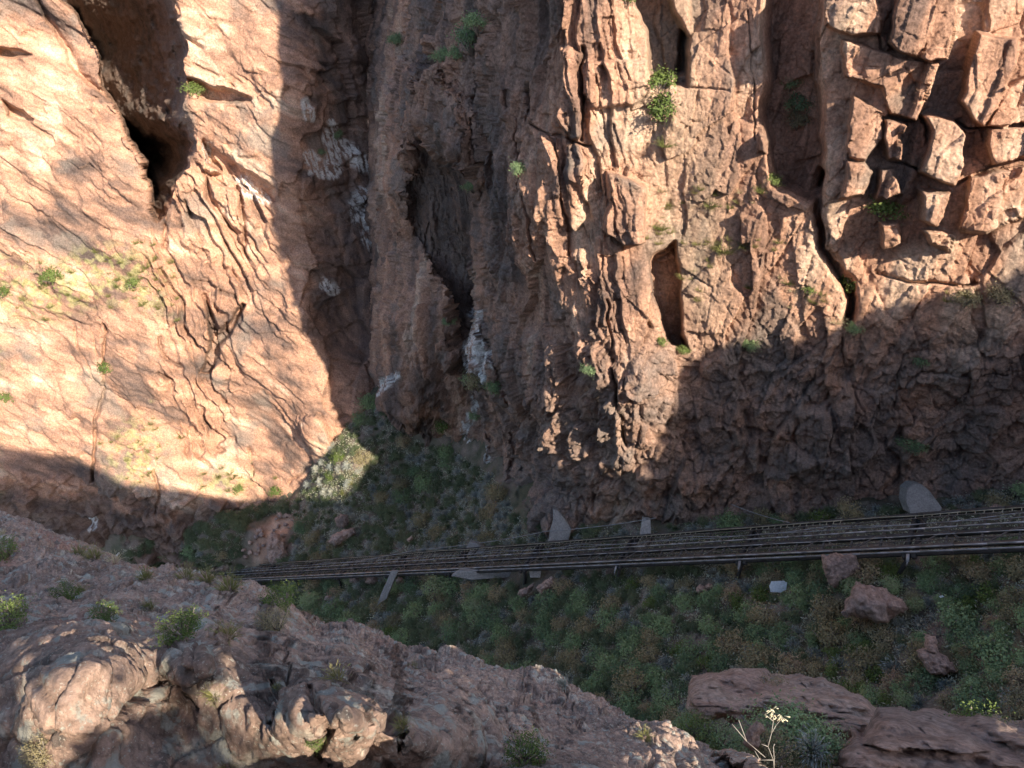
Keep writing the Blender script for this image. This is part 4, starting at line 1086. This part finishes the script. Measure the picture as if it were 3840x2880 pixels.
def tuft_mesh(name, mat, seed, n=150, length=0.62, width=0.016, droop=0.55, lean=(0, 0)):
    """a clump of arching blades, two quads each"""
    r = np.random.default_rng(seed)
    az = r.uniform(0, 2 * math.pi, n); el = r.uniform(0.15, 1.0, n)
    out = np.stack([np.cos(az) * el + lean[0], np.sin(az) * el + lean[1], 1.0 - 0.4 * el], -1); out = unit(out)
    ln = length * r.uniform(0.5, 1.1, n)
    base = np.stack([np.cos(az), np.sin(az), 0 * az], -1) * (0.13 * r.random(n) ** 0.5)[:, None]
    mid = base + out * (ln * 0.55)[:, None]
    tip = mid + (out * 0.5 + np.array([0, 0, -droop]) * el[:, None]) * (ln * 0.55)[:, None]
    def half(a, b): return (a + b) / 2, (b - a) / 2
    c1, a1 = half(base, mid); c2, a2 = half(mid, tip)
    w1 = unit(np.cross(a1, r.normal(size=(n, 3)))) * width; w2 = unit(np.cross(a2, r.normal(size=(n, 3)))) * width * 0.8
    tone = r.random(n)
    return quads_mesh(name, np.concatenate([c1, c2]), np.concatenate([a1, a2]) * 1.08, np.concatenate([w1, w2]), np.concatenate([tone, tone]), mat)

MESH = {
    'green': [bush_mesh('shrub', M_GREEN, 11 + k, nclump=40, nleaf=40, leaf=0.075) for k in range(4)],
    'olive': [bush_mesh('shrub', M_OLIVE, 31 + k, nclump=40, nleaf=28, leaf=0.075) for k in range(3)],
    'bright': [bush_mesh('shrub', M_BRIGHT, 51 + k, nclump=30, leaf=0.10) for k in range(3)],
    'sage': [tuft_mesh('rabbitbrush', M_SAGE, 71 + k, n=230, length=0.75, width=0.022, droop=0.7, lean=(-0.35, -0.25)) for k in range(3)],
    'grass': [tuft_mesh('grass_tuft', M_GRASS, 91 + k, n=170, length=0.7, width=0.010, droop=0.35) for k in range(3)],
    'fine': [bush_mesh('bush', M_GREEN, 151 + k, nclump=90, nleaf=40, leaf=0.042, spread=0.22) for k in range(2)],
    'fineb': [bush_mesh('bush', M_BRIGHT, 161 + k, nclump=60, nleaf=34, leaf=0.05, spread=0.22) for k in range(2)],
    'fineo': [bush_mesh('bush', M_OLIVE, 171 + k, nclump=80, nleaf=36, leaf=0.036, spread=0.24) for k in range(2)],
    'dry': [tuft_mesh('dry_tuft', M_DRY, 96 + k, n=120, length=0.7, width=0.009, droop=0.25) for k in range(2)],
}
NAMES = {'green': 'shrub', 'olive': 'shrub', 'bright': 'shrub', 'sage': 'rabbitbrush', 'grass': 'grass_tuft', 'dry': 'grass_tuft', 'fine': 'shrub', 'fineb': 'shrub', 'fineo': 'shrub'}
prng = np.random.default_rng(77)
def plant(kind, P, size, label, cat, group=None, tilt=0.0, squash=1.0):
    me = MESH[kind][int(prng.integers(len(MESH[kind])))]
    o = bpy.data.objects.new(NAMES[kind], me); COL.objects.link(o)
    o.location = P
    o.rotation_euler = (tilt + prng.normal(0, 0.12), prng.normal(0, 0.12), prng.uniform(0, 6.28) if kind != 'sage' else prng.normal(0, 0.5))
    sx = size * prng.uniform(0.85, 1.15)
    o.scale = (sx, size, size * prng.uniform(0.85, 1.1) * squash)
    return tag(o, label, cat, group)

FLOOR_POLY = [(1235, 1690), (1300, 1600), (1440, 1500), (1480, 1600), (1560, 1660), (1700, 1700), (1850, 1800), (1960, 1970), (2400, 1990), (3000, 1920), (3400, 1900), (3840, 1840), (3900, 1840), (3900, 2700), (3550, 2660), (3250, 2630), (3050, 2540), (2600, 2520), (2560, 2790), (2350, 2690), (2000, 2560),
              (1800, 2530), (1500, 2450), (1200, 2350), (1000, 2260), (860, 2170), (480, 2110), (470, 2070), (720, 1990), (960, 1910), (1120, 1880)]
TRACK_POLY = [(760, 2140), (1500, 2082), (2400, 2015), (3100, 1960), (3900, 1895), (3900, 2070), (3100, 2115), (2400, 2140), (1500, 2170), (760, 2190)]
KEEP_OUT = [([(3150, 2320), (3170, 2230), (3230, 2180), (3400, 2260), (3410, 2300), (3280, 2345)], 8), ([(3080, 2060), (3230, 2060), (3230, 2140), (3130, 2220)], 4), ([(3440, 2380), (3510, 2375), (3590, 2500), (3590, 2535), (3480, 2540)], 2),
            ([(930, 1960), (1060, 1915), (1110, 1960), (1095, 2110), (960, 2125), (880, 2120)], 0), ([(1225, 2040), (1330, 1975), (1335, 2010), (1260, 2060)], 6), ([(1400, 2280), (1460, 2140), (1495, 2140), (1450, 2260)], 6), ([(1690, 2180), (1700, 2130), (2090, 2130), (2090, 2230), (1940, 2250), (1940, 2180)], -6),
            ([(2880, 2180), (2955, 2175), (2950, 2235), (2885, 2235)], 10), ([(3395, 1810), (3540, 1810), (3540, 1930), (3395, 1930)], 0), ([(2050, 1900), (2150, 1900), (2150, 2030), (2050, 2030)], 0), ([(640, 2125), (650, 2060), (695, 2060), (680, 2125)], 4), ([(2610, 2180), (2680, 2180), (2680, 2240), (2610, 2240)], 0)]
FX, FY, FDp, FP = SURF['gully_floor']
def scatter_floor():
    inside = (poly_sd(FX.astype(float), FY.astype(float), FLOOR_POLY) > 0) & (poly_sd(FX.astype(float), FY.astype(float), TRACK_POLY) < 0)
    for pl, mg in KEEP_OUT: inside &= poly_sd(FX.astype(float), FY.astype(float), pl) < mg
    idx = np.nonzero(inside)[0]
    # even in ground area: every pixel-grid point stands for an area that grows with distance squared
    wgt = FDp[idx].astype(float) ** 1.5; wgt /= wgt.sum()
    order = prng.choice(idx, size=9000, p=wgt)
    placed = []
    counts = {'green': 0, 'olive': 0, 'sage': 0, 'bright': 0}
    Q = np.zeros((0, 3)); R = np.zeros(0)
    for i in order:
        P = FP[i]; X, Y = float(FX[i]), float(FY[i])
        fan = Y < np.interp(X, [760, 1500, 2400, 3900], [2140, 2082, 2015, 1895])
        pn = float(fbm(P[None] / 7.0, 2, 900)[0]); u = prng.random()
        if fan and X < 1480 and X > 1150 and Y < 1960: kind = 'sage' if u < 0.65 else 'olive'
        elif fan and X > 1100: kind = 'sage' if u < 0.52 else ('olive' if u < 0.8 else ('green' if u < 0.95 else 'bright'))
        elif fan and X > 1180: kind = 'sage'
        elif fan: kind = 'green' if u < 0.6 else ('olive' if u < 0.9 else 'sage')
        else:
            v = u + 0.45 * pn
            kind = 'green' if v < 0.48 else ('olive' if v < 0.78 else ('sage' if v < 0.93 else 'bright'))
        size = {'green': prng.uniform(0.9, 2.6), 'olive': prng.uniform(0.8, 2.4), 'sage': prng.uniform(0.8, 1.6), 'bright': prng.uniform(0.9, 1.8)}[kind]
        size *= 1.12 + 0.35 * (FDp[i] > 100)
        if len(Q) and (np.linalg.norm(Q - P, axis=1) < 0.36 * (R + size)).any(): continue
        Q = np.concatenate([Q, P[None]]); R = np.r_[R, size]; counts[kind] += 1
        placed.append((size / FDp[i], kind, P, size, X, fan))
    placed.sort(key=lambda q: -q[0])
    extra = []; made = {'shrub': 0, 'rabbitbrush': 0}
    for _, kind, P, size, X, fan in placed:
        nm = NAMES[kind]
        if made[nm] >= (265 if nm == 'shrub' else 250): extra.append((kind, P, size)); continue
        made[nm] += 1
        where = ('fan' if X > 1100 else 'left') if fan else ('right' if X > 2300 else 'mid')
        LB = {'green': 'dark green leafy shrub', 'olive': 'olive brown twiggy shrub', 'sage': 'grey green drooping rabbitbrush clump', 'bright': 'fresh bright green shrub'}[kind]
        WH = {'fan': 'on the scree fan above the track', 'left': 'in the hollow left of the red rubble slide', 'right': 'in the thicket below the right half of the track', 'mid': 'in the thicket below the left half of the track'}[where]
        plant(kind, P - np.array([0, 0, 0.05 * size]), size, LB + ' ' + WH, 'shrub' if nm == 'shrub' else 'rabbitbrush', LB + 's ' + WH)
    print('shrubs', counts, made, len(extra))
    # the smaller ones farther off read as one mass of brush
    Vs, Fs, Ts = [], [], []; off = 0
    for kind, P, size in extra:
        me = MESH[kind][int(prng.integers(len(MESH[kind])))]
        V = np.zeros(len(me.vertices) * 3, np.float32); me.vertices.foreach_get('co', V); V = V.reshape(-1, 3)
        T = np.zeros(len(me.vertices) * 4, np.float32); me.color_attributes['leaf_tone'].data.foreach_get('color', T)
        F = np.zeros(len(me.loops), np.int32); me.loops.foreach_get('vertex_index', F); F = F.reshape(-1, 4)
        a = prng.uniform(0, 6.28); R_ = np.array([[math.cos(a), -math.sin(a), 0], [math.sin(a), math.cos(a), 0], [0, 0, 1]])
        Vs.append(V @ R_.T * size + P - np.array([0, 0, 0.05 * size])); Fs.append(F + off); Ts.append(np.clip(T.reshape(-1, 4)[:, 0] * 0.5 + prng.random() * 0.5, 0, 1)); off += len(V)
    if Vs:
        o = new_mesh_obj('brush', np.concatenate(Vs), np.concatenate(Fs), M_BRUSH)
        at = o.data.color_attributes.new('leaf_tone', 'FLOAT_COLOR', 'POINT'); t = np.concatenate(Ts)
        at.data.foreach_set('color', np.repeat(t[:, None], 4, 1).astype(np.float32).ravel())
        tag(o, 'mass of small distant green and olive brush filling in between the bigger shrubs', 'brush', kind='stuff')
M_BRUSH = leaf_mat('mixed_brush', [(0.084, 0.109, 0.067), (0.148, 0.187, 0.099), (0.241, 0.202, 0.124), (0.315, 0.296, 0.290)])
scatter_floor()

# low growth between the shrubs: nobody could count it
def undergrowth():
    X = FX.astype(float); Y = FY.astype(float)
    ok = (poly_sd(X, Y, FLOOR_POLY) > -10)
    for pl, mg in KEEP_OUT: ok &= poly_sd(X, Y, pl) < mg
    idx = np.nonzero(ok)[0]
    wgt = FDp[idx].astype(float) ** 1.2; wgt /= wgt.sum()
    n = 95000
    ii = prng.choice(idx, size=n, p=wgt)
    den = fbm(FP[ii] / 2.2, 3, 910)
    ii = ii[den > -0.25]; n = len(ii)
    Cn = FP[ii] + prng.normal(size=(n, 3)) * np.array([0.25, 0.25, 0.10]) + np.array([0, 0, 0.16])
    nor = unit(prng.normal(size=(n, 3)) + np.array([0, -0.5, 0.9]))
    A = unit(np.cross(nor, prng.normal(size=(n, 3)))); B = np.cross(nor, A)
    ln = prng.uniform(0.07, 0.17, n) * (1 + 0.4 * (FDp[ii] > 100))
    tone = np.clip(0.5 + 0.6 * fbm(Cn / 3.0, 3, 911) + prng.normal(0, 0.2, n), 0, 1)
    me = quads_mesh('undergrowth', Cn, A * ln[:, None], B * (ln * 0.4)[:, None], tone, M_UNDER)
    o = bpy.data.objects.new('undergrowth', me); COL.objects.link(o)
    tag(o, 'low dry grass and small scrub covering the ground between the shrubs', 'undergrowth', kind='stuff')
M_UNDER = leaf_mat('mixed_undergrowth', [(0.161, 0.162, 0.101), (0.290, 0.263, 0.153), (0.419, 0.439, 0.337), (0.613, 0.439, 0.304)])
undergrowth()

# plants growing on the cliffs
WALL_PLANTS = [  # kind, column, row, size, label
 ('bright', 2470, 330, 3.0, 'bright green bush on the sunlit rib, upper one of a pair'),
 ('bright', 2482, 428, 3.4, 'bright green bush on the sunlit rib, lower and larger one of a pair'),
 ('grass', 2498, 548, 2.6, 'yellow green tussock on the pale ledge under the pair of bright bushes'),
 ('bright', 2350, 20, 2.2, 'pale green bush at the upper edge above the sunlit rib'),
 ('green', 2965, 330, 2.6, 'dark bush in the shaded alcove, topmost'),
 ('green', 2985, 410, 3.0, 'large dark bush in the middle of the shaded alcove'),
 ('olive', 2990, 470, 2.8, 'brownish bush at the foot of the shaded alcove'),
 ('bright', 3305, 800, 3.6, 'big bright green bush among the blocky rocks of the right buttress'),
 ('bright', 3190, 1085, 2.9, 'bright green bush on the ledge at the edge of the big shadow'),
 ('dry', 3135, 1210, 2.6, 'straw yellow grass tuft under the bush at the shadow edge'),
 ('green', 3195, 1245, 1.6, 'small green bush just inside the shadow beneath the straw tuft'),
 ('green', 2800, 1300, 2.2, 'dark bush at the shadow line on the broken face'),
 ('bright', 3030, 1095, 1.6, 'small bright green bush left of the ledge bush'),
 ('grass', 2660, 770, 2.6, 'grey green bush with bare twigs on the sunny broken face'),
 ('grass', 2720, 945, 3.2, 'wide yellow green bush on the sunny broken face'),
 ('grass', 2790, 925, 2.4, 'yellow green grass beside the wide bush on the broken face'),
 ('bright', 2900, 690, 1.8, 'small bright bush at the lower end of the alcove'),
 ('grass', 2850, 720, 2.0, 'thin grass on the ledge below the alcove'),
 ('grass', 2480, 860, 2.8, 'dry grass on the pale rib beside the crack'),
 ('bright', 2560, 1320, 1.5, 'small green bush at the foot of the orange dihedral'),
 ('bright', 2480, 1285, 1.4, 'small green bush on the red ledge'),
 ('green', 1765, 180, 4.2, 'dark green bush in the crack between pillar and buttress'),
 ('green', 1790, 110, 3.2, 'narrow dark bush higher in the crack above the pillar'),
 ('green', 1655, 225, 2.8, 'small dark bush on the shoulder of the pillar'),
 ('green', 1705, 215, 2.4, 'small dark bush beside the crack bush on the pillar'),
 ('green', 1488, 160, 3.4, 'dark bush in the upper gully beside the streaked rock'),
 ('green', 1940, 650, 2.0, 'dark olive bush on the ribbed shaded wall'),
 ('green', 1775, 715, 2.4, 'dark bush at the right edge of the hollow'),
 ('green', 1690, 1215, 2.6, 'dark bush below the hollow of the pillar'),
 ('olive', 1790, 1450, 5.0, 'broad brown green bush on the terrace beneath the hollow'),
 ('green', 1760, 1440, 3.6, 'dark green bush at the left of the terrace beneath the hollow'),
 ('green', 1850, 1465, 3.4, 'dark green bush at the right of the terrace beneath the hollow'),
 ('green', 1785, 1570, 2.6, 'bright dark shrub on the rock step below the terrace'),
 ('bright', 1660, 1600, 3.4, 'vivid green shrub at the top of the scree'),
 ('green', 1385, 1520, 5.0, 'vivid green bush in the gully mouth, upper one'),
 ('green', 1345, 1580, 4.2, 'vivid green bush in the gully mouth, lower one'),
 ('green', 2215, 1395, 2.2, 'dark bush in the shade near the leaning face'),
 ('green', 3420, 1680, 2.8, 'lone green bush low on the shaded right wall'),
 ('green', 3450, 1375, 2.0, 'dim green bush on the grey shaded wall'),
 ('olive', 3620, 1140, 2.6, 'olive bush at the shadow edge under the right blocks'),
 ('olive', 3740, 1120, 3.0, 'dark bush at the shadow edge near the right border'),
 ('green', 1270, 520, 2.8, 'dark bush among the white streaks of the gully, upper one'),
 ('green', 1205, 580, 2.0, 'dark bush among the white streaks of the gully, lower one'),
 ('bright', 725, 342, 3.8, 'bright bush sheltered under the ledge of the fin'),
 ('bright', 190, 1050, 4.6, 'tall green bush on the grassy band of the left slab'),
 ('bright', 505, 1075, 3.6, 'round green bush on the grassy band of the left slab'),
 ('bright', 10, 1110, 4.0, 'dark green bush at the left border of the slab'),
 ('bright', 390, 1390, 3.6, 'green bush growing in the long vertical crack'),
 ('bright', 20, 1505, 4.0, 'green bush low at the left border of the slab'),
 ('bright', 1030, 1845, 3.6, 'bright bush at the sunny foot of the left slab'),
 ('bright', 900, 1840, 3.0, 'yellow green bush at the foot of the slab near the shadow'),
 ('grass', 680, 1640, 4.4, 'pale green tussock in the recess beneath the dark crack'),
 ('bright', 1270, 1720, 3.4, 'sunlit green bush at the gully mouth, topmost of the bright patch'),
 ('grass', 1330, 1810, 4.0, 'sunlit yellow green tussock in the middle of the bright patch'),
 ('bright', 1240, 1790, 2.8, 'sunlit bush at the left of the bright patch'),
 ('grass', 1380, 1850, 3.6, 'sunlit pale tussock at the right end of the bright patch'),
 ('grass', 1290, 1850, 3.4, 'sunlit tussock low in the bright patch'),
]
for kind, x, y, size, lab in WALL_PLANTS:
    h = hit(x, y, ['right_canyon_wall', 'left_canyon_wall', 'gully_floor'])
    plant(kind, h[1] - np.array([0, -0.03 * size, 0.10 * size]), size * 0.82, lab, 'grass tuft' if NAMES[kind] == 'grass_tuft' else 'bush')

# plants on the near slope (small, close)
NEAR_PLANTS = [
 ('grass', 350, 2085, 0.95, 'tall yellow green grass tussock at the crest of the near slope'),
 ('grass', 300, 2075, 0.75, 'green grass left of the tall tussock at the crest'),
 ('dry', 430, 2105, 0.70, 'straw coloured grass at the crest right of the tall tussock'),
 ('bright', 20, 2080, 0.95, 'green bush at the left border on the near slope'),
 ('dry', 8, 2000, 0.5, 'dry grass at the left border near the crest'),
 ('bright', 255, 2240, 0.50, 'round yellow green bush beside the sunlit little ledge'),
 ('grass', 300, 2215, 0.32, 'sunlit grass sprouting on the little ledge'),
 ('bright', 18, 2350, 0.48, 'yellow green bush cut by the left border'),
 ('bright', 388, 2315, 0.27, 'small green herb in the middle of the near slope'),
 ('bright', 690, 2375, 0.34, 'small fresh green herb above the dappled boulder'),
 ('grass', 545, 2165, 0.55, 'pale tuft on the near slope below the crest'),
 ('grass', 560, 2275, 0.36, 'yellow green tuft in the middle of the near slope'),
 ('grass', 700, 2165, 0.9, 'olive grass strip along the crest, left part'),
 ('grass', 780, 2175, 0.8, 'olive grass strip along the crest, middle part'),
 ('grass', 860, 2205, 0.7, 'olive grass strip along the crest, right part'),
 ('olive', 1035, 2350, 0.5, 'small olive bush on the near slope below the crest'),
 ('bright', 1060, 2280, 0.8, 'yellow green bush at the crest in front of the gully'),
 ('grass', 855, 2875, 0.17, 'vivid green grass tuft at the bottom border'),
 ('grass', 1040, 2575, 0.10, 'tiny spiky tuft in the crack of the sunlit block'),
 ('grass', 800, 2610, 0.22, 'olive grass left of the sunlit block'),
 ('bright', 1195, 2785, 0.12, 'tiny bright herb in the shaded crack'),
 ('grass', 1835, 2790, 0.50, 'tall thin grass among the blocks right of centre'),
 ('bright', 1965, 2845, 0.42, 'bright green herb among the blocks right of centre'),
 ('grass', 1512, 2725, 0.18, 'small grass in the crack of the second sunlit block'),
 ('sage', 2112, 2565, 0.6, 'grey green tuft standing on the broken crest'),
 ('grass', 1555, 2500, 0.40, 'sparse tuft near the red rocks at the crest'),
 ('olive', 160, 2835, 0.25, 'dark small bush in the shade at lower left'),
 ('grass', 855, 2390, 0.35, 'sparse tuft in the middle right of the near slope'),
 ('grass', 1265, 2100 + 440, 0.3, 'sparse tuft under the red rocks'),
 ('grass', 2420, 2760, 0.5, 'yellow grass near the lower crest'),
]
for kind, x, y, size, lab in NEAR_PLANTS:
    h = hit(x, y, ['near_slope'])
    if h is None: continue
    kind = {'bright': 'fineb', 'olive': 'fineo', 'green': 'fine'}.get(kind, kind); size *= 0.52
    plant(kind, h[1] - np.array([0, 0, 0.05 * size]), size, lab, 'grass tuft' if NAMES[kind] == 'grass_tuft' else ('rabbitbrush' if kind == 'sage' else 'bush'))
# shrubs round the outcrops at lower right
for kind, x, y, d, size, lab in (('green', 2960, 2770, 21, 2.6, 'big rounded green shrub behind the dead plant at the bottom'), ('green', 3060, 2800, 21, 2.2, 'green shrub right of the big rounded one at the bottom'), ('olive', 2900, 2830, 20, 1.8, 'olive shrub at the bottom below the big rounded one'),
        ('bright', 2640, 2760, 26, 1.8, 'yellow green shrub under the humped outcrop'), ('green', 2720, 2780, 26, 1.8, 'dark green shrub under the overhang of the humped outcrop'), ('green', 2590, 2740, 28, 1.6, 'green shrub at the left foot of the humped outcrop'),
        ('olive', 2740, 2610, 33, 1.8, 'olive bush in the grassy hollow of the humped outcrop'), ('olive', 2910, 2600, 32, 2.0, 'olive bush in the cleft of the humped outcrop'), ('sage', 3060, 2790, 20, 1.4, 'grey green grass clump by the big rounded shrub'), ('grass', 3200, 2640, 32, 2.2, 'olive grass on the right shoulder of the humped outcrop'),
        ('bright', 3700, 2760, 24, 2.4, 'yellow green bush on the corner outcrop'), ('olive', 3800, 2800, 23, 2.0, 'olive bush on the corner outcrop near the border')):
    kind = {'bright': 'fineb', 'olive': 'fineo', 'green': 'fine'}.get(kind, kind)
    P = at_d(x, y, d + 4)
    plant(kind, P - np.array([0, 0, 0.4 * size]), size, lab, 'bush')
# dead flower stalk
dead = bpy.data.objects.new('dead_plant', None); COL.objects.link(dead)
Pb = at_d(2905, 2900, 9.2); dead.location = Pb
tag(dead, 'bare grey dead plant with pale straw seed head on forked twigs', 'dead plant')
def px_at(x, y, d=9.2): return at_d(x, y, d) - Pb
tw = []
for path in ([(2905, 2900), (2900, 2850), (2880, 2800), (2893, 2750), (2900, 2705), (2898, 2668)], [(2893, 2750), (2910, 2720), (2935, 2690)], [(2900, 2705), (2870, 2680)], [(2880, 2800), (2855, 2790)], [(2905, 2870), (2900, 2800), (2905, 2790)],
             [(2870, 2840), (2800, 2780), (2745, 2715)], [(2800, 2780), (2770, 2700)], [(2900, 2850), (2850, 2850), (2830, 2815)]):
    for a, b in zip(path[:-1], path[1:]): tw.append((px_at(*a), px_at(*b)))
beams('stem', tw, simple_mat('dead_wood', (0.34, 0.31, 0.28), 0.9), dead, 0.005, 0.005)
r = np.random.default_rng(3); sh = []
for x, y in ((2898, 2668), (2885, 2672), (2915, 2690), (2940, 2688), (2905, 2700), (2870, 2680), (2890, 2690), (2925, 2698)):
    for k in range(4):
        a = px_at(x + r.normal(0, 5), y + r.normal(0, 5)); sh.append((a, a + r.normal(size=3) * 0.022 + np.array([0.02, 0, 0.02])))
beams('seed_head', sh, simple_mat('pale_straw', (0.55, 0.50, 0.35), 0.8, 0, 0.2), dead, 0.010, 0.006)

# bunch grass on the ledges of the two walls
def ledge_grass():
    spots = []
    r = np.random.default_rng(41)
    while len(spots) < 70:
        x = r.uniform(0, 700); y = 1060 + 40 * math.sin(x / 90) + r.normal(0, 70); spots.append((x, y, 'left'))
    for k in range(26): spots.append((520 + r.normal(0, 60), 1690 + r.normal(0, 80), 'left'))
    for k in range(14): spots.append((850 + r.normal(0, 90), 1795 + r.normal(0, 25), 'left'))
    for x, y, sx, sy, n in ((2760, 930, 90, 30, 14), (2700, 740, 90, 20, 10), (2490, 850, 30, 60, 8), (2950, 1090, 120, 30, 8), (2640, 1060, 80, 90, 8), (3600, 1120, 160, 15, 6)):
        for k in range(n): spots.append((r.normal(x, sx), r.normal(y, sy), 'right'))
    for x, y, w in spots:
        h = hit(x, y, [w + '_canyon_wall'])
        if h is None: continue
        kind = 'grass' if r.random() < 0.75 else 'dry'
        plant(kind, h[1] - np.array([0, -0.05, 0.1]), (r.uniform(1.2, 2.4) if w == 'left' else r.uniform(0.7, 1.5)), 'yellow green bunch grass on the ' + ('sunny left slab' if w == 'left' else 'ledges of the sunny right wall'), 'grass tuft', 'bunch grass on the ' + ('left slab' if w == 'left' else 'right wall'))
ledge_grass()

# juniper on the rim behind the viewpoint: its broken shade falls on the near slope
def build_tree():
    U = unit(np.cross(L, [0, 0, 1])); W = np.cross(L, U)
    X, Y, d, P = SURF['near_slope']
    m = (X > -350) & (X < 2300) & (Y > 2180) & (Y < 3100) & (d < 8)
    X, Y, P = X[m], Y[m], P[m]
    cell = 0.04
    u = np.floor(P @ U / cell).astype(int); v = np.floor(P @ W / cell).astype(int); w = P @ L
    lut = {}
    for k in np.argsort(-w): lut[(u[k], v[k])] = k            # the sunward point wins
    LIT = [Z(7, (690, 800), (900, 800), (1080, 850), (1080, 910), (900, 910), (700, 910)), Z(7, (350, 910), (460, 890), (470, 1000), (380, 1030)), Z(7, (490, 1050), (600, 1030), (610, 1120), (520, 1140)), Z(7, (560, 940), (650, 940), (650, 1010), (570, 1010)),
           Z(7, (230, 1190), (400, 1150), (490, 1110), (510, 1180), (410, 1300), (240, 1310)), Z(7, (190, 1380), (330, 1320), (430, 1400), (330, 1490), (220, 1500)), Z(7, (470, 1290), (590, 1190), (620, 1270), (540, 1360)), Z(7, (620, 1180), (830, 1200), (850, 1310), (700, 1330), (610, 1250)),
           Z(7, (830, 990), (1100, 1000), (1070, 1090), (900, 1190), (870, 1120)), Z(7, (920, 1180), (1070, 1140), (1050, 1260), (980, 1340), (890, 1250)), Z(7, (320, 1510), (450, 1490), (440, 1600), (330, 1610)), Z(7, (670, 1330), (850, 1330), (750, 1450)),
           Z(7, (1130, 1270), (1330, 1240), (1500, 1100), (1980, 1040), (2080, 1200), (2120, 1400), (2140, 1700), (1500, 1700), (1180, 1560), (1280, 1420), (1130, 1370)),
           Z(8, (0, 1420), (150, 1440), (210, 1700), (0, 1700)), Z(8, (150, 1290), (390, 1280), (500, 1330), (560, 1500), (510, 1700), (310, 1700), (210, 1500)), Z(8, (70, 1140), (340, 1130), (400, 1280), (220, 1220))]
    r = np.random.default_rng(8)
    keysel = [k for k in lut.values() if Y[k] > 2330 or X[k] > 1500]
    Cn = []
    clumps = []
    for k in r.choice(keysel, 500):
        s = r.uniform(3.6, 6.0)
        c = P[k] - L * s
        while c[1] * CP - c[2] * SP > -0.35: c = c - L * 0.4
        clumps.append(c)
    for c in clumps:
        if c[1] * CP - c[2] * SP > -0.3: continue
        q = c + r.normal(size=(26, 3)) * 0.11
        Cn.append(q)
    Cn = np.concatenate(Cn)
    qu = np.floor(Cn @ U / cell).astype(int); qv = np.floor(Cn @ W / cell).astype(int)
    idx = np.array([lut.get((a, b), -1) for a, b in zip(qu, qv)])
    sx, sy = X[np.maximum(idx, 0)].astype(float), Y[np.maximum(idx, 0)].astype(float)
    ok = idx >= 0
    jx = sx + r.normal(0, 14, len(sx)); jy = sy + r.normal(0, 14, len(sx))
    for pl in LIT: ok &= poly_sd(jx, jy, pl) < -58
    Cn = Cn[ok]; n = len(Cn)
    A = unit(r.normal(size=(n, 3))); B = unit(np.cross(A, r.normal(size=(n, 3))))
    t = bpy.data.objects.new('juniper_tree', None); COL.objects.link(t)
    base = np.array([4.2, -5.2, 1.6]); t.location = base
    tag(t, 'spreading juniper on the rim behind the viewpoint whose broken shade dapples the near rocks', 'tree')
    me = quads_mesh('crown', Cn - base, A * 0.055, B * 0.03, r.random(n), M_GREEN)
    o = bpy.data.objects.new('crown', me); COL.objects.link(o); o.parent = t
    c0 = Cn.mean(0) - base
    lim = [((0, 0, -1.0), (0.1, 0.1, 1.5))]
    for k in range(14):
        e = Cn[int(r.integers(n))] - base
        lim += [((0.1, 0.1, 1.2 + 0.1 * k), tuple(e * 0.5 + np.array([0, 0, 0.6]))), (tuple(e * 0.5 + np.array([0, 0, 0.6])), tuple(e))]
    beams('trunk', lim[:1], M_TWIG, t, 0.3, 0.3)
    beams('limb', lim[1:], M_TWIG, t, 0.05, 0.05)
build_tree()
